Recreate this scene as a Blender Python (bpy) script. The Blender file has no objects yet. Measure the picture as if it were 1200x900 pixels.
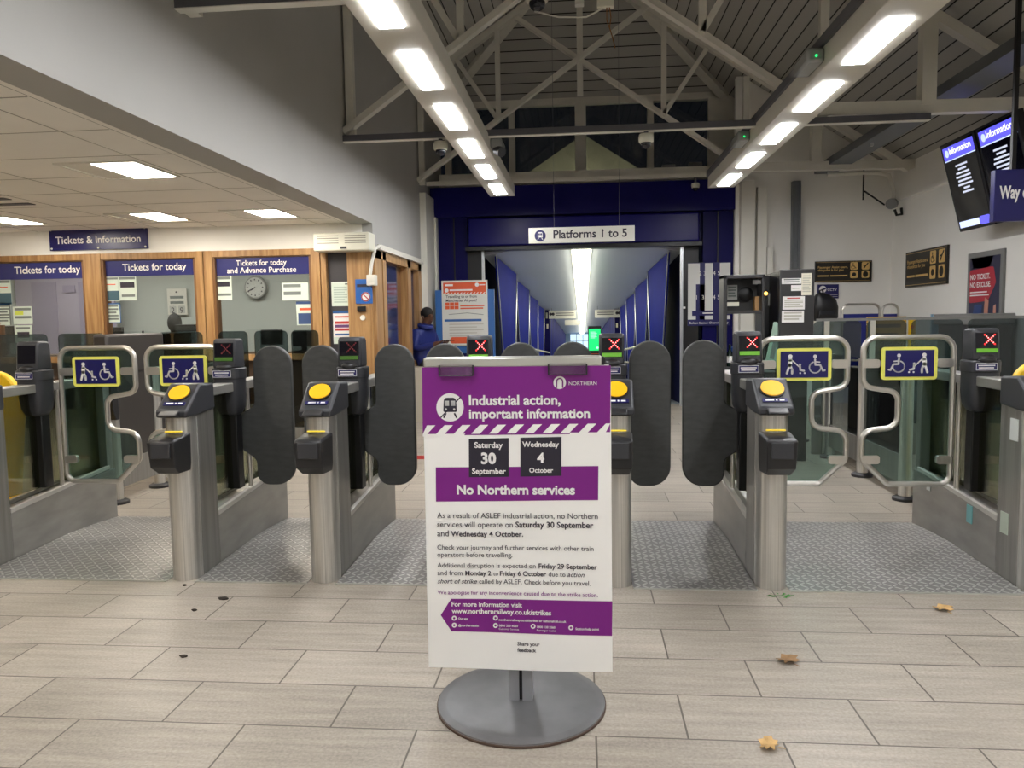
import bpy, bmesh, math, random
from mathutils import Vector, Matrix
random.seed(4)
S = bpy.context.scene
COL = S.collection
R = math.radians
# ------------------------------------------------------------------ camera, world, exposure
F, YAW, PIT, ROL, H = 905.0, 0.0914, 0.0830, -0.0158, 1.372
_f = Vector((-math.sin(YAW)*math.cos(PIT), math.cos(YAW)*math.cos(PIT), -math.sin(PIT)))
_r = Vector((math.cos(YAW), math.sin(YAW), 0)); _u = _r.cross(_f)
CR = _r*math.cos(ROL)+_u*math.sin(ROL); CU = -_r*math.sin(ROL)+_u*math.cos(ROL)
cd = bpy.data.cameras.new('camera'); cam = bpy.data.objects.new('camera', cd); COL.objects.link(cam)
cd.sensor_width = 36; cd.lens = F/1200*36; cd.clip_start = .05; cd.clip_end = 200
cam.matrix_world = Matrix(((CR.x,CU.x,-_f.x,0),(CR.y,CU.y,-_f.y,0),(CR.z,CU.z,-_f.z,H),(0,0,0,1)))
S.camera = cam
S.view_settings.view_transform = 'Standard'; S.view_settings.look = 'None'
S.view_settings.exposure = 1.38; S.view_settings.gamma = 1; S.view_settings.use_curve_mapping = False
S.cycles.use_denoising = True; S.cycles.max_bounces = 10; S.cycles.diffuse_bounces = 6
S.cycles.glossy_bounces = 4; S.cycles.transparent_max_bounces = 24; S.cycles.transmission_bounces = 6
S.cycles.sample_clamp_indirect = 6; S.cycles.caustics_reflective = False; S.cycles.caustics_refractive = False
wd = bpy.data.worlds.new('night'); S.world = wd; wd.use_nodes = True
wd.node_tree.nodes['Background'].inputs[0].default_value = (.05,.06,.09,1)
wd.node_tree.nodes['Background'].inputs[1].default_value = .02
STRIP, SOFFIT, TUNNEL, OFFICE = 20.5, 17.0, 4.5, 12.0

def at(px, py, Y=None, X=None, Z=None):       # where the sight line of a photo pixel meets a plane of the room
    d = CR*((px-600)/F)+CU*((450-py)/F)+_f
    t = Y/d.y if Y is not None else X/d.x if X is not None else (Z-H)/d.z
    return Vector((0,0,H))+d*t

def area(name, loc, sx, sy, power, col, rot=(0,0,0)):
    l = bpy.data.lights.new(name, 'AREA'); l.shape = 'RECTANGLE'; l.size = sx; l.size_y = sy; l.energy = power; l.color = col
    o = bpy.data.objects.new(name, l); o.location = loc; o.rotation_euler = rot; COL.objects.link(o)
area('office_lamp', (-6.3,9.35,2.42), 2.2, .4, OFFICE, (1,.96,.92)); area('office_lamp', (-3.9,9.35,2.42), 2.2, .4, OFFICE, (1,.96,.92))

# ------------------------------------------------------------------ materials
def lin(c): return tuple(((v/255+.055)/1.055)**2.4 if v > 10 else v/255/12.92 for v in c)
MC = {}
def mk(name, rgb, rough=.5, metal=0, emit=0, ecol=None, spec=.5, bump=0, bscale=40, var=0, vscale=(3,3,3), coat=0):
    if name in MC: return MC[name]
    m = bpy.data.materials.new(name); m.use_nodes = True; nt = m.node_tree; b = nt.nodes['Principled BSDF']
    c = lin(rgb)
    b.inputs['Base Color'].default_value = (*c,1); b.inputs['Roughness'].default_value = rough
    b.inputs['Metallic'].default_value = metal; b.inputs['Specular IOR Level'].default_value = spec
    if coat: b.inputs['Coat Weight'].default_value = coat; b.inputs['Coat Roughness'].default_value = .08
    if emit:
        b.inputs['Emission Color'].default_value = (*(lin(ecol) if ecol else c),1); b.inputs['Emission Strength'].default_value = emit
    if var or bump:
        tc = nt.nodes.new('ShaderNodeTexCoord'); mp = nt.nodes.new('ShaderNodeMapping'); mp.inputs['Scale'].default_value = vscale
        no = nt.nodes.new('ShaderNodeTexNoise'); no.inputs['Scale'].default_value = 1 if var else bscale; no.inputs['Detail'].default_value = 5
        nt.links.new(tc.outputs['Object'], mp.inputs[0]); nt.links.new(mp.outputs[0], no.inputs[0])
        if var:
            r = nt.nodes.new('ShaderNodeValToRGB'); r.color_ramp.elements[0].position = .3; r.color_ramp.elements[1].position = .7
            r.color_ramp.elements[0].color = (*[max(0,v*(1-var)) for v in c],1); r.color_ramp.elements[1].color = (*[min(1,v*(1+var)) for v in c],1)
            nt.links.new(no.outputs[0], r.inputs[0]); nt.links.new(r.outputs[0], b.inputs['Base Color'])
        if bump:
            n2 = nt.nodes.new('ShaderNodeTexNoise'); n2.inputs['Scale'].default_value = bscale; n2.inputs['Detail'].default_value = 4
            nt.links.new(tc.outputs['Object'], n2.inputs[0])
            bp = nt.nodes.new('ShaderNodeBump'); bp.inputs['Strength'].default_value = bump; bp.inputs['Distance'].default_value = .004
            nt.links.new(n2.outputs[0], bp.inputs['Height']); nt.links.new(bp.outputs[0], b.inputs['Normal'])
    MC[name] = m; return m
def glass(name, tint, gloss=.08, rough=.02):
    m = bpy.data.materials.new(name); m.use_nodes = True; nt = m.node_tree; nt.nodes.clear()
    o = nt.nodes.new('ShaderNodeOutputMaterial'); mx = nt.nodes.new('ShaderNodeMixShader')
    t = nt.nodes.new('ShaderNodeBsdfTransparent'); t.inputs[0].default_value = (*tint,1)
    g = nt.nodes.new('ShaderNodeBsdfGlossy'); g.inputs['Roughness'].default_value = rough; g.inputs[0].default_value = (.9,.95,.95,1)
    fr = nt.nodes.new('ShaderNodeFresnel'); fr.inputs[0].default_value = 1.45
    mm = nt.nodes.new('ShaderNodeMath'); mm.operation = 'MULTIPLY'; mm.inputs[1].default_value = gloss/.04
    nt.links.new(fr.outputs[0], mm.inputs[0]); mm.use_clamp = True
    nt.links.new(mm.outputs[0], mx.inputs[0]); nt.links.new(t.outputs[0], mx.inputs[1]); nt.links.new(g.outputs[0], mx.inputs[2])
    nt.links.new(mx.outputs[0], o.inputs[0]); MC[name] = m; return m

def nodes(m):
    nt = m.node_tree
    def N(t, **k):
        n = nt.nodes.new('ShaderNode'+t)
        for a, v in k.items(): setattr(n, a, v)
        return n
    def M(op, a, b=None, c=None):
        n = nt.nodes.new('ShaderNodeMath'); n.operation = op
        for i, v in enumerate((a,b,c)):
            if v is None: continue
            if isinstance(v,(int,float)): n.inputs[i].default_value = v
            else: nt.links.new(v, n.inputs[i])
        return n.outputs[0]
    return nt, N, M, nt.nodes['Principled BSDF']

def floor_mat():
    m = mk('stone_plank_tiles', (176,166,154), .42, spec=.4); nt, N, M, b = nodes(m)
    tc = N('TexCoord'); mp = N('Mapping'); mp.inputs['Location'].default_value = (2.065+6.0, -2.154+9.0, 0); mp.vector_type = 'POINT'
    nt.links.new(tc.outputs['Object'], mp.inputs[0])
    br = N('TexBrick', offset=.5, offset_frequency=2, squash=1)
    for k, v in (('Scale',1),('Mortar Size',.0034),('Mortar Smooth',.1),('Bias',0),('Brick Width',.6),('Row Height',.3)): br.inputs[k].default_value = v
    br.inputs['Color1'].default_value = (0,0,0,1); br.inputs['Color2'].default_value = (1,1,1,1); br.inputs['Mortar'].default_value = (.5,.5,.5,1)
    nt.links.new(mp.outputs[0], br.inputs[0])
    st = N('Mapping'); st.inputs['Scale'].default_value = (2.2,26,1); nt.links.new(tc.outputs['Object'], st.inputs[0])
    n1 = N('TexNoise'); n1.inputs['Scale'].default_value = 1; n1.inputs['Detail'].default_value = 6; n1.inputs['Roughness'].default_value = .65; nt.links.new(st.outputs[0], n1.inputs[0])
    n2 = N('TexNoise'); n2.inputs['Scale'].default_value = 95; n2.inputs['Detail'].default_value = 3; nt.links.new(tc.outputs['Object'], n2.inputs[0])
    n3 = N('TexNoise'); n3.inputs['Scale'].default_value = .9; n3.inputs['Detail'].default_value = 3; nt.links.new(tc.outputs['Object'], n3.inputs[0])
    v = M('MULTIPLY_ADD', br.outputs[0], .10, M('MULTIPLY_ADD', n1.outputs[0], .46, M('MULTIPLY_ADD', n2.outputs[0], .33, M('MULTIPLY', n3.outputs[0], .28))))
    cr = N('ValToRGB'); cr.color_ramp.elements[0].position = .33; cr.color_ramp.elements[1].position = .76
    cr.color_ramp.elements[0].color = (*lin((112,105,95)),1); cr.color_ramp.elements[1].color = (*lin((186,177,164)),1)
    nt.links.new(v, cr.inputs[0])
    mx = N('Mix', data_type='RGBA'); nt.links.new(br.outputs['Fac'], mx.inputs[0]); nt.links.new(cr.outputs[0], mx.inputs[6])
    mx.inputs[7].default_value = (*lin((92,85,77)),1); nt.links.new(mx.outputs[2], b.inputs['Base Color'])
    nt.links.new(M('MULTIPLY_ADD', n1.outputs[0], .22, .3), b.inputs['Roughness'])
    bp = N('Bump'); bp.inputs['Strength'].default_value = .35; bp.inputs['Distance'].default_value = .002
    nt.links.new(M('SUBTRACT', M('MULTIPLY', n2.outputs[0], .5), M('MULTIPLY', br.outputs['Fac'], 1.0)), bp.inputs['Height']); nt.links.new(bp.outputs[0], b.inputs['Normal'])
    return m
def board_mat(name, axis, pitch, rgb, gap=.09):
    m = mk(name, rgb, .6, spec=.3); nt, N, M, b = nodes(m)
    tc = N('TexCoord'); sp = N('SeparateXYZ'); nt.links.new(tc.outputs['Object'], sp.inputs[0])
    fr = M('FRACT', M('DIVIDE', M('ADD', sp.outputs[axis], 40.0), pitch)); line = M('LESS_THAN', fr, gap)
    cell = M('FLOOR', M('DIVIDE', M('ADD', sp.outputs[axis], 40.0), pitch)); wn = N('TexWhiteNoise', noise_dimensions='1D'); nt.links.new(cell, wn.inputs['W'])
    c = lin(rgb); mx = N('Mix', data_type='RGBA'); nt.links.new(wn.outputs[0], mx.inputs[0])
    mx.inputs[6].default_value = (*[v*.9 for v in c],1); mx.inputs[7].default_value = (*[min(1,v*1.08) for v in c],1)
    m2 = N('Mix', data_type='RGBA'); nt.links.new(line, m2.inputs[0]); nt.links.new(mx.outputs[2], m2.inputs[6]); m2.inputs[7].default_value = (.008,.008,.008,1)
    nt.links.new(m2.outputs[2], b.inputs['Base Color'])
    bp = N('Bump'); bp.inputs['Distance'].default_value = .008; nt.links.new(M('SUBTRACT', 1.0, line), bp.inputs['Height']); nt.links.new(bp.outputs[0], b.inputs['Normal'])
    return m
def tread_mat():
    m = mk('tread_plate', (170,169,166), .36, .7); nt, N, M, b = nodes(m)
    tc = N('TexCoord'); sp = N('SeparateXYZ'); nt.links.new(tc.outputs['Object'], sp.inputs[0]); k = .038
    x = M('DIVIDE', M('ADD', sp.outputs[0], 20.0), k); y = M('DIVIDE', M('ADD', sp.outputs[1], 20.0), k)
    par = M('MODULO', M('ADD', M('FLOOR', x), M('FLOOR', y)), 2.0); par = M('GREATER_THAN', par, .5)
    fx = M('SUBTRACT', M('FRACT', x), .5); fy = M('SUBTRACT', M('FRACT', y), .5)
    a = M('MULTIPLY', M('ADD', fx, fy), .7071); c = M('MULTIPLY', M('SUBTRACT', fx, fy), .7071)
    def sel(p, q): return M('ADD', M('MULTIPLY', p, par), M('MULTIPLY', q, M('SUBTRACT', 1.0, par)))
    u, v = sel(a, c), sel(c, a)
    d = M('ADD', M('POWER', M('DIVIDE', u, .56), 2.0), M('POWER', M('DIVIDE', v, .17), 2.0))
    h = M('MAXIMUM', M('SUBTRACT', 1.0, d), 0.0)
    bp = N('Bump'); bp.inputs['Distance'].default_value = .004; bp.inputs['Strength'].default_value = .9; nt.links.new(M('SQRT', h), bp.inputs['Height']); nt.links.new(bp.outputs[0], b.inputs['Normal'])
    n1 = N('TexNoise'); n1.inputs['Scale'].default_value = 5; n1.inputs['Detail'].default_value = 5; nt.links.new(tc.outputs['Object'], n1.inputs[0])
    mx = N('Mix', data_type='RGBA'); nt.links.new(M('MULTIPLY_ADD', M('GREATER_THAN', h, .05), .55, M('MULTIPLY', n1.outputs[0], .4)), mx.inputs[0])
    mx.inputs[6].default_value = (*lin((138,136,132)),1); mx.inputs[7].default_value = (*lin((232,230,226)),1); nt.links.new(mx.outputs[2], b.inputs['Base Color'])
    return m
def steel_mat(name, rgb, rough, sc=(90,90,1.2), metal=.9):
    m = mk(name, rgb, rough, metal); nt, N, M, b = nodes(m)
    tc = N('TexCoord'); mp = N('Mapping'); mp.inputs['Scale'].default_value = sc; nt.links.new(tc.outputs['Object'], mp.inputs[0])
    n = N('TexNoise'); n.inputs['Scale'].default_value = 1; n.inputs['Detail'].default_value = 3; nt.links.new(mp.outputs[0], n.inputs[0])
    c = lin(rgb); r = N('ValToRGB'); r.color_ramp.elements[0].color = (*[v*.8 for v in c],1); r.color_ramp.elements[1].color = (*[min(1,v*1.18) for v in c],1)
    r.color_ramp.elements[0].position = .3; r.color_ramp.elements[1].position = .7
    nt.links.new(n.outputs[0], r.inputs[0]); nt.links.new(r.outputs[0], b.inputs['Base Color'])
    nt.links.new(M('MULTIPLY_ADD', n.outputs[0], .2, rough-.08), b.inputs['Roughness']); return m
def wood_mat():
    m = mk('oak', (176,134,88), .45); nt, N, M, b = nodes(m)
    tc = N('TexCoord'); mp = N('Mapping'); mp.inputs['Scale'].default_value = (28,28,2); nt.links.new(tc.outputs['Object'], mp.inputs[0])
    n = N('TexNoise'); n.inputs['Scale'].default_value = 1; n.inputs['Detail'].default_value = 5; nt.links.new(mp.outputs[0], n.inputs[0])
    r = N('ValToRGB'); r.color_ramp.elements[0].color = (*lin((146,106,64)),1); r.color_ramp.elements[1].color = (*lin((190,150,100)),1)
    r.color_ramp.elements[0].position = .3; r.color_ramp.elements[1].position = .7
    nt.links.new(n.outputs[0], r.inputs[0]); nt.links.new(r.outputs[0], b.inputs['Base Color']); return m

FLOOR = floor_mat(); BOARDX = board_mat('roof_boards', 0, .132, (176,174,168)); BOARDY = board_mat('hip_boards', 1, .17, (176,174,168)); TREAD = tread_mat()
STEEL = steel_mat('brushed_steel', (206,204,199), .3, (120,120,1.0), .8); TUBE = mk('satin_tube_steel', (214,210,202), .3, .85); SILL = mk('sill_steel', (206,203,196), .5, .3)
STEEL_H = steel_mat('brushed_steel_flat', (158,156,151), .42, (2,3,9), .6); OAK = wood_mat()
STEEL_D = steel_mat('dull_steel', (150,148,143), .4, (30,30,1.0), .7)
WALL_DIM = mk('painted_wall_dimmed', (176,175,171), .75, var=.03, vscale=(1.1,1.1,1.1), bump=.1, bscale=90)  # wall paint darkened in colour to offset strong strip light, upper left wall
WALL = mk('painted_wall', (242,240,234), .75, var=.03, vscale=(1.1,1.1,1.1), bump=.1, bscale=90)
CEILW = mk('soffit_paint', (246,243,236), .8, var=.05, vscale=(.9,.9,.9))
WHITE = mk('white_gloss', (226,224,214), .45); TRUSS = mk('truss_paint', (222,219,208), .5, var=.05, vscale=(4,4,4)); TRUNK = mk('grey_trunking', (92,92,98), .45)
TRAYM = mk('galvanised_tray', (112,116,120), .45, .4)
NAVY = mk('navy_gloss', (17,13,92), .32, spec=.18); NAVYM = mk('navy_panel', (15,12,82), .4, spec=.15); SIGNNAVY = mk('sign_navy', (27,26,92), .3)
BLACK = mk('black', (14,14,16), .4); CHAR = mk('charcoal_plastic', (52,53,57), .42, bump=.06, bscale=300); CHARD = mk('black_plastic', (34,34,36), .38, bump=.05, bscale=300)
PAD = mk('rubber_paddle', (66,67,66), .5, var=.18, vscale=(14,14,40), bump=.1, bscale=120); PADE = mk('paddle_edge', (44,44,44), .45)
YEL = mk('reader_yellow', (240,178,16), .4, emit=.08); YELB = mk('yellow_border', (240,238,110), .4); YELP = mk('yellow_plastic', (232,188,22), .4)
GLOWY = mk('slot_glow', (235,205,60), .4, emit=.25); GREENL = mk('screen_green', (104,170,50), .4, emit=.1); REDX = mk('red_led', (255,40,40), .4, emit=.9); SCR = mk('screen_dark', (14,14,24), .12)
PINK = mk('led_core', (255,190,190), .4, emit=.8)
PURP = mk('poster_purple', (126,22,132), .42); PAPER = mk('poster_paper', (250,249,245), .5); INK = mk('ink', (48,42,56), .5); DINK = mk('dark_date_box', (38,34,48), .5); WHT = mk('print_white', (240,238,236), .5)
PAPG = mk('notice_paper', (214,226,214), .6); GREYP = mk('print_grey', (120,128,124), .6); BLUEP = mk('print_blue', (40,90,150), .5); REDP = mk('print_red', (196,66,62), .5); ORG = mk('print_orange', (226,96,54), .5); LBLUE = mk('stand_blue', (52,104,170), .4)
DKG = mk('kiosk_grey', (52,52,54), .4); MIDG = mk('grey_paint', (128,128,126), .45); BROWNG = mk('barrier_grey', (66,62,59), .42, .3)
TILEW = mk('cream_block', (196,188,172), .6, var=.06, vscale=(6,6,6)); LILAC = mk('lilac_blind', (176,168,186), .6); OFFW = mk('office_wall', (190,196,190), .7)
BLUEF = mk('blue_fabric', (30,40,128), .7); BLUEC = mk('tunnel_blue', (18,34,136), .7, var=.12, vscale=(1,1,2), spec=.05); BLUED = mk('tunnel_navy', (10,14,58), .7, spec=.05); SILV = mk('silver_rod', (196,200,204), .3, .8)
GOLD = mk('sign_gold', (222,184,112), .45); BLKB = mk('sign_black', (32,28,22), .35); PALEB = mk('pale_blue', (150,184,204), .5)
STRIPE = mk('strip_diffuser', (255,252,240), .5, emit=STRIP, ecol=(250,250,252)); SOFE = mk('soffit_diffuser', (255,248,230), .5, emit=SOFFIT, ecol=(255,246,232)); TUNE = mk('tunnel_diffuser', (255,250,225), .5, emit=TUNNEL, ecol=(255,250,224))
BRIGHT = mk('lit_window', (196,226,244), .5, emit=.45); GREENS = mk('green_screen', (20,205,105), .4, emit=.5)
SCRB = mk('screen_blue', (96,92,232), .4, emit=.45); SCRL = mk('screen_pale', (198,214,255), .4, emit=.45); SCRW = mk('screen_text', (205,210,230), .4, emit=.35)
G_CLEAR = glass('clear_glass', (.92,.94,.92), .05); G_DOOR = glass('door_glass', (.62,.75,.72), .05); G_SMOKE = glass('smoked_glass', (.40,.45,.46), .05); G_BAY = glass('bay_glass', (.60,.60,.48), .025); G_NIGHT = mk('night_pane', (10,11,22), .08, spec=.6); G_CLIP = glass('clear_clip', (.94,.92,.94), .05)
SKIN = mk('brown_skin', (92,60,44), .5); HAIR = mk('black_hair', (16,14,13), .7); JKT = mk('blue_jacket', (26,40,112), .55, bump=.4, bscale=25); TRS = mk('dark_trousers', (26,26,32), .7); SHOE = mk('black_shoe', (18,18,18), .4)
LEAF = mk('dry_leaf', (196,160,104), .7, var=.2, vscale=(30,30,30)); LEAFB = mk('brown_leaf', (140,108,72), .7, var=.2, vscale=(30,30,30)); GRN = mk('green_leaf', (52,120,42), .6); DIRT = mk('dark_litter', (46,38,30), .8)
CREAM = mk('cream_plastic', (222,220,204), .4); LENS = mk('dome_lens', (26,26,34), .08)
SPECK = mk('stand_grey', (124,124,126), .38, .55, var=.1, vscale=(9,9,9)); RUST = mk('rust_rim', (84,66,56), .7); ALU = mk('aluminium', (206,206,198), .3, .7)

# ------------------------------------------------------------------ mesh builder
def fillet(pts, rad, n=6, closed=True):
    out = []; L = len(pts)
    for i, p in enumerate(pts):
        r = rad[i] if isinstance(rad, (list,tuple)) else rad
        if r <= 0 or (not closed and i in (0, L-1)): out.append(tuple(p)); continue
        p = Vector(p); a = Vector(pts[i-1])-p; b = Vector(pts[(i+1) % L])-p
        la, lb = a.length, b.length; a.normalize(); b.normalize()
        th = a.angle(b); t = min(r/math.tan(th/2), la*.499, lb*.499); rr = t*math.tan(th/2)
        bis = (a+b).normalized(); c = p+bis*(rr/math.sin(th/2)); s = p+a*t-c; e = p+b*t-c
        ang = s.angle(e) if s.length and e.length else 0
        for k in range(n+1):
            w = k/n
            v = (s*math.sin((1-w)*ang)+e*math.sin(w*ang))/math.sin(ang) if ang > 1e-4 else s.lerp(e, w)
            out.append(tuple(c+v))
    return out
class MB:
    def __init__(s, mat): s.v=[]; s.f=[]; s.mi=[]; s.mats=[mat]; s.cur=0
    def use(s, m):
        if m not in s.mats: s.mats.append(m)
        s.cur = s.mats.index(m); return s
    def _f(s, f): s.f.append(f); s.mi.append(s.cur)
    def box(s, x0,x1,y0,y1,z0,z1, M=None):
        b=len(s.v); P=[(x,y,z) for z in (z0,z1) for y in (y0,y1) for x in (x0,x1)]
        s.v += [tuple(M@Vector(p)) for p in P] if M else P
        for f in ((0,1,3,2),(4,6,7,5),(0,4,5,1),(2,3,7,6),(0,2,6,4),(1,5,7,3)): s._f(tuple(b+i for i in f))
        return s
    def beam(s, p, q, w, h=None, up=(0,1,0)):      # square bar between two points
        p,q=Vector(p),Vector(q); d=(q-p).normalized(); u=Vector(up); x=d.cross(u).normalized(); u=x.cross(d).normalized(); h=h or w
        b=len(s.v)
        for c in (p,q):
            for sx,sy in ((-1,-1),(1,-1),(1,1),(-1,1)): s.v.append(tuple(c+x*sx*w/2+u*sy*h/2))
        s._f((b,b+1,b+2,b+3)); s._f((b+7,b+6,b+5,b+4))
        for i in range(4): s._f((b+i,b+4+i,b+4+(i+1)%4,b+(i+1)%4))
        return s
    def prism(s, pts, axis, a, c):
        b=len(s.v); n=len(pts)
        for t in (a,c):
            for p in pts: s.v.append({'y':(p[0],t,p[1]),'x':(t,p[0],p[1]),'z':(p[0],p[1],t)}[axis])
        s._f(tuple(range(b,b+n))); s._f(tuple(range(b+2*n-1,b+n-1,-1)))
        for i in range(n): s._f((b+i,b+n+i,b+n+(i+1)%n,b+(i+1)%n))
        return s
    def loft(s, rings, cap=True, closed=False):
        b=len(s.v); n=len(rings[0])
        for r in rings: s.v += [tuple(p) for p in r]
        m=len(rings)
        for k in range(m if closed else m-1):
            for i in range(n):
                j=(i+1)%n; k2=(k+1)%m; s._f((b+k*n+i,b+k*n+j,b+k2*n+j,b+k2*n+i))
        if cap and not closed: s._f(tuple(range(b+n-1,b-1,-1))); s._f(tuple(range(b+(m-1)*n,b+m*n)))
        return s
    def tube(s, path, r, n=10, closed=False):
        P=[Vector(p) for p in path]; L=len(P); rings=[]; prev=None
        for i in range(L):
            if closed: t=P[(i+1)%L]-P[i-1]
            else: t=P[min(i+1,L-1)]-P[max(i-1,0)]
            t.normalize()
            if prev is None:
                a=Vector((0,1,0)) if abs(t.y)<.9 else Vector((1,0,0)); prev=a
            u=(prev-t*prev.dot(t)).normalized(); prev=u; w=t.cross(u); rr=r[i] if isinstance(r,list) else r
            rings.append([P[i]+u*rr*math.cos(2*math.pi*k/n)+w*rr*math.sin(2*math.pi*k/n) for k in range(n)])
        return s.loft(rings, closed=closed)
    def cyl(s, p, q, r, r2=None, n=20): return s.tube([p,q],[r,r if r2 is None else r2],n)
    def lathe(s, prof, c=(0,0,0), n=28, axis='z'):
        rings=[]
        for r,z in prof:
            ring=[]
            for k in range(n):
                a=2*math.pi*k/n; x,y=r*math.cos(a),r*math.sin(a)
                ring.append((c[0]+x,c[1]+y,c[2]+z) if axis=='z' else (c[0]+x,c[1]+z,c[2]+y) if axis=='y' else (c[0]+z,c[1]+x,c[2]+y))
            rings.append(ring)
        return s.loft(rings)
    def ball(s, c, rx, ry=None, rz=None, nu=16, nv=10):
        ry=ry or rx; rz=rz or rx; rings=[]
        for j in range(nv+1):
            t=math.pi*(j+.0)/nv; t=min(max(t,.02),math.pi-.02)
            rings.append([(c[0]+rx*math.sin(t)*math.cos(2*math.pi*k/nu),c[1]+ry*math.sin(t)*math.sin(2*math.pi*k/nu),c[2]-rz*math.cos(t)) for k in range(nu)])
        return s.loft(rings)
    def sring(s, cx, cy, z, hx, hy, e=4, n=28):
        o=[]
        for k in range(n):
            a=2*math.pi*k/n; c,d=math.cos(a),math.sin(a)
            o.append((cx+hx*math.copysign(abs(c)**(2/e),c), cy+hy*math.copysign(abs(d)**(2/e),d), z))
        return o
    def disc(s, cx, cz, r, y, t=.002, n=24, rz=None):
        rz=rz or r; return s.prism([(cx+r*math.cos(2*math.pi*k/n),cz+rz*math.sin(2*math.pi*k/n)) for k in range(n)],'y',y-t,y)
    def stroke(s, pts, w, y, t=.002, round_=True):   # thick line lying flat in the local xz plane
        for a,b in zip(pts,pts[1:]):
            a2,b2=Vector(a),Vector(b); d=(b2-a2)
            if d.length<1e-6: continue
            d.normalize(); nrm=Vector((-d.y,d.x))*w/2
            s.prism([tuple(a2+nrm),tuple(a2-nrm),tuple(b2-nrm),tuple(b2+nrm)],'y',y-t,y)
        if round_:
            for p in pts: s.disc(p[0],p[1],w/2,y,t,10)
        return s
    def rect(s, x0,x1,z0,z1,y,t=.002): return s.box(x0,x1,y-t,y,z0,z1)
    def build(s, name, parent=None, loc=None, rz=0, bevel=0, seg=2, ang=35):
        me=bpy.data.meshes.new(name); me.from_pydata(s.v,[],s.f)
        for m in s.mats: me.materials.append(m)
        me.polygons.foreach_set('material_index', s.mi)
        bm=bmesh.new(); bm.from_mesh(me); bmesh.ops.recalc_face_normals(bm, faces=bm.faces); bm.to_mesh(me); bm.free()
        me.polygons.foreach_set('use_smooth',[True]*len(me.polygons))
        me.set_sharp_from_angle(angle=R(ang)); me.update()
        o=bpy.data.objects.new(name,me); COL.objects.link(o)
        if parent: o.parent=parent
        if loc is not None: o.location=loc
        if rz: o.rotation_euler=(0,0,rz)
        if bevel:
            bv=o.modifiers.new('bevel','BEVEL'); bv.width=bevel; bv.segments=seg; bv.limit_method='ANGLE'; bv.angle_limit=R(40)
        return o
def tag(o, label, cat, group=None):
    o['label']=label; o['category']=cat
    if group: o['group']=group
    return o
def thing(name, label, cat, loc=(0,0,0), rz=0, group=None):
    o=bpy.data.objects.new(name,None); COL.objects.link(o); o.location=loc; o.rotation_euler=(0,0,rz); o.empty_display_size=.1
    return tag(o,label,cat,group)
def struct(o): o['kind']='structure'; return o
def dup(root, loc, rz, label, group=None):
    r=root.copy(); COL.objects.link(r); r.location=loc; r.rotation_euler=(0,0,rz); r['label']=label
    if group: r['group']=group
    for ch in list(root.children):
        c=ch.copy(); COL.objects.link(c); c.parent=r
        for g in list(ch.children):
            d=g.copy(); COL.objects.link(d); d.parent=c
    return r
DG=None
def text(s, x, z, mat, parent, y=-.002, width=None, size=.1, bold=0, align='LEFT', name='lettering', shear=0, t=.0006, world=None, maxh=None):
    c=bpy.data.curves.new(name,'FONT'); c.body=s; c.size=1; c.offset=bold; c.extrude=0; c.shear=shear; c.resolution_u=3
    tmp=bpy.data.objects.new('tmp',c); COL.objects.link(tmp); bpy.context.view_layer.update()
    me=bpy.data.meshes.new_from_object(tmp.evaluated_get(bpy.context.evaluated_depsgraph_get())); bpy.data.objects.remove(tmp); bpy.data.curves.remove(c)
    xs=[v.co.x for v in me.vertices]; x0,x1=min(xs),max(xs)
    kx=kz=size
    if width: kx=width/(x1-x0); kz=size if maxh else kx
    off={'LEFT':-x0*kx,'CENTER':-(x0+x1)/2*kx,'RIGHT':-x1*kx}[align]
    me.transform(Matrix(((kx,0,0,x+off),(0,0,-1,y),(0,kz,0,z),(0,0,0,1))))
    me.name=name; me.materials.clear(); me.materials.append(mat)
    o=bpy.data.objects.new(name,me); COL.objects.link(o)
    if parent: o.parent=parent
    return o
# pictograms, drawn flat in local xz with unit height 1 (sx mirrors)
def pic_person_buggy(mb, cx, cz, h, y, sx=1):
    q=lambda *p:[(cx+sx*a*h,cz+b*h) for a,b in p]
    d=q((0,.9))[0]; mb.disc(d[0],d[1],.1*h,y)
    mb.stroke(q((0,.72),(-.02,.45)),.2*h,y); mb.stroke(q((-.04,.42),(-.16,.03)),.11*h,y); mb.stroke(q((0,.42),(.1,.22),(.1,.03)),.11*h,y)
    mb.stroke(q((.04,.74),(.24,.56),(.48,.32)),.06*h,y); mb.stroke(q((.48,.42),(.5,.2),(.68,.16)),.1*h,y); d=q((.48,.47))[0]; mb.disc(d[0],d[1],.06*h,y)
    for a in (.5,.72): d=q((a,.04))[0]; mb.disc(d[0],d[1],.045*h,y)
def pic_wheelchair(mb, cx, cz, h, y, sx=1):
    q=lambda *p:[(cx+sx*a*h,cz+b*h) for a,b in p]
    d=q((.05,.92))[0]; mb.disc(d[0],d[1],.1*h,y)
    mb.stroke(q((.05,.76),(.07,.45),(.33,.44),(.48,.12),(.58,.14)),.1*h,y); mb.stroke(q((.06,.62),(.3,.6)),.07*h,y)
    arc=[(.06+.31*math.cos(R(a)),.31+.31*math.sin(R(a))) for a in range(110,372,16)]
    mb.stroke(q(*arc),.07*h,y)
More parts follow.
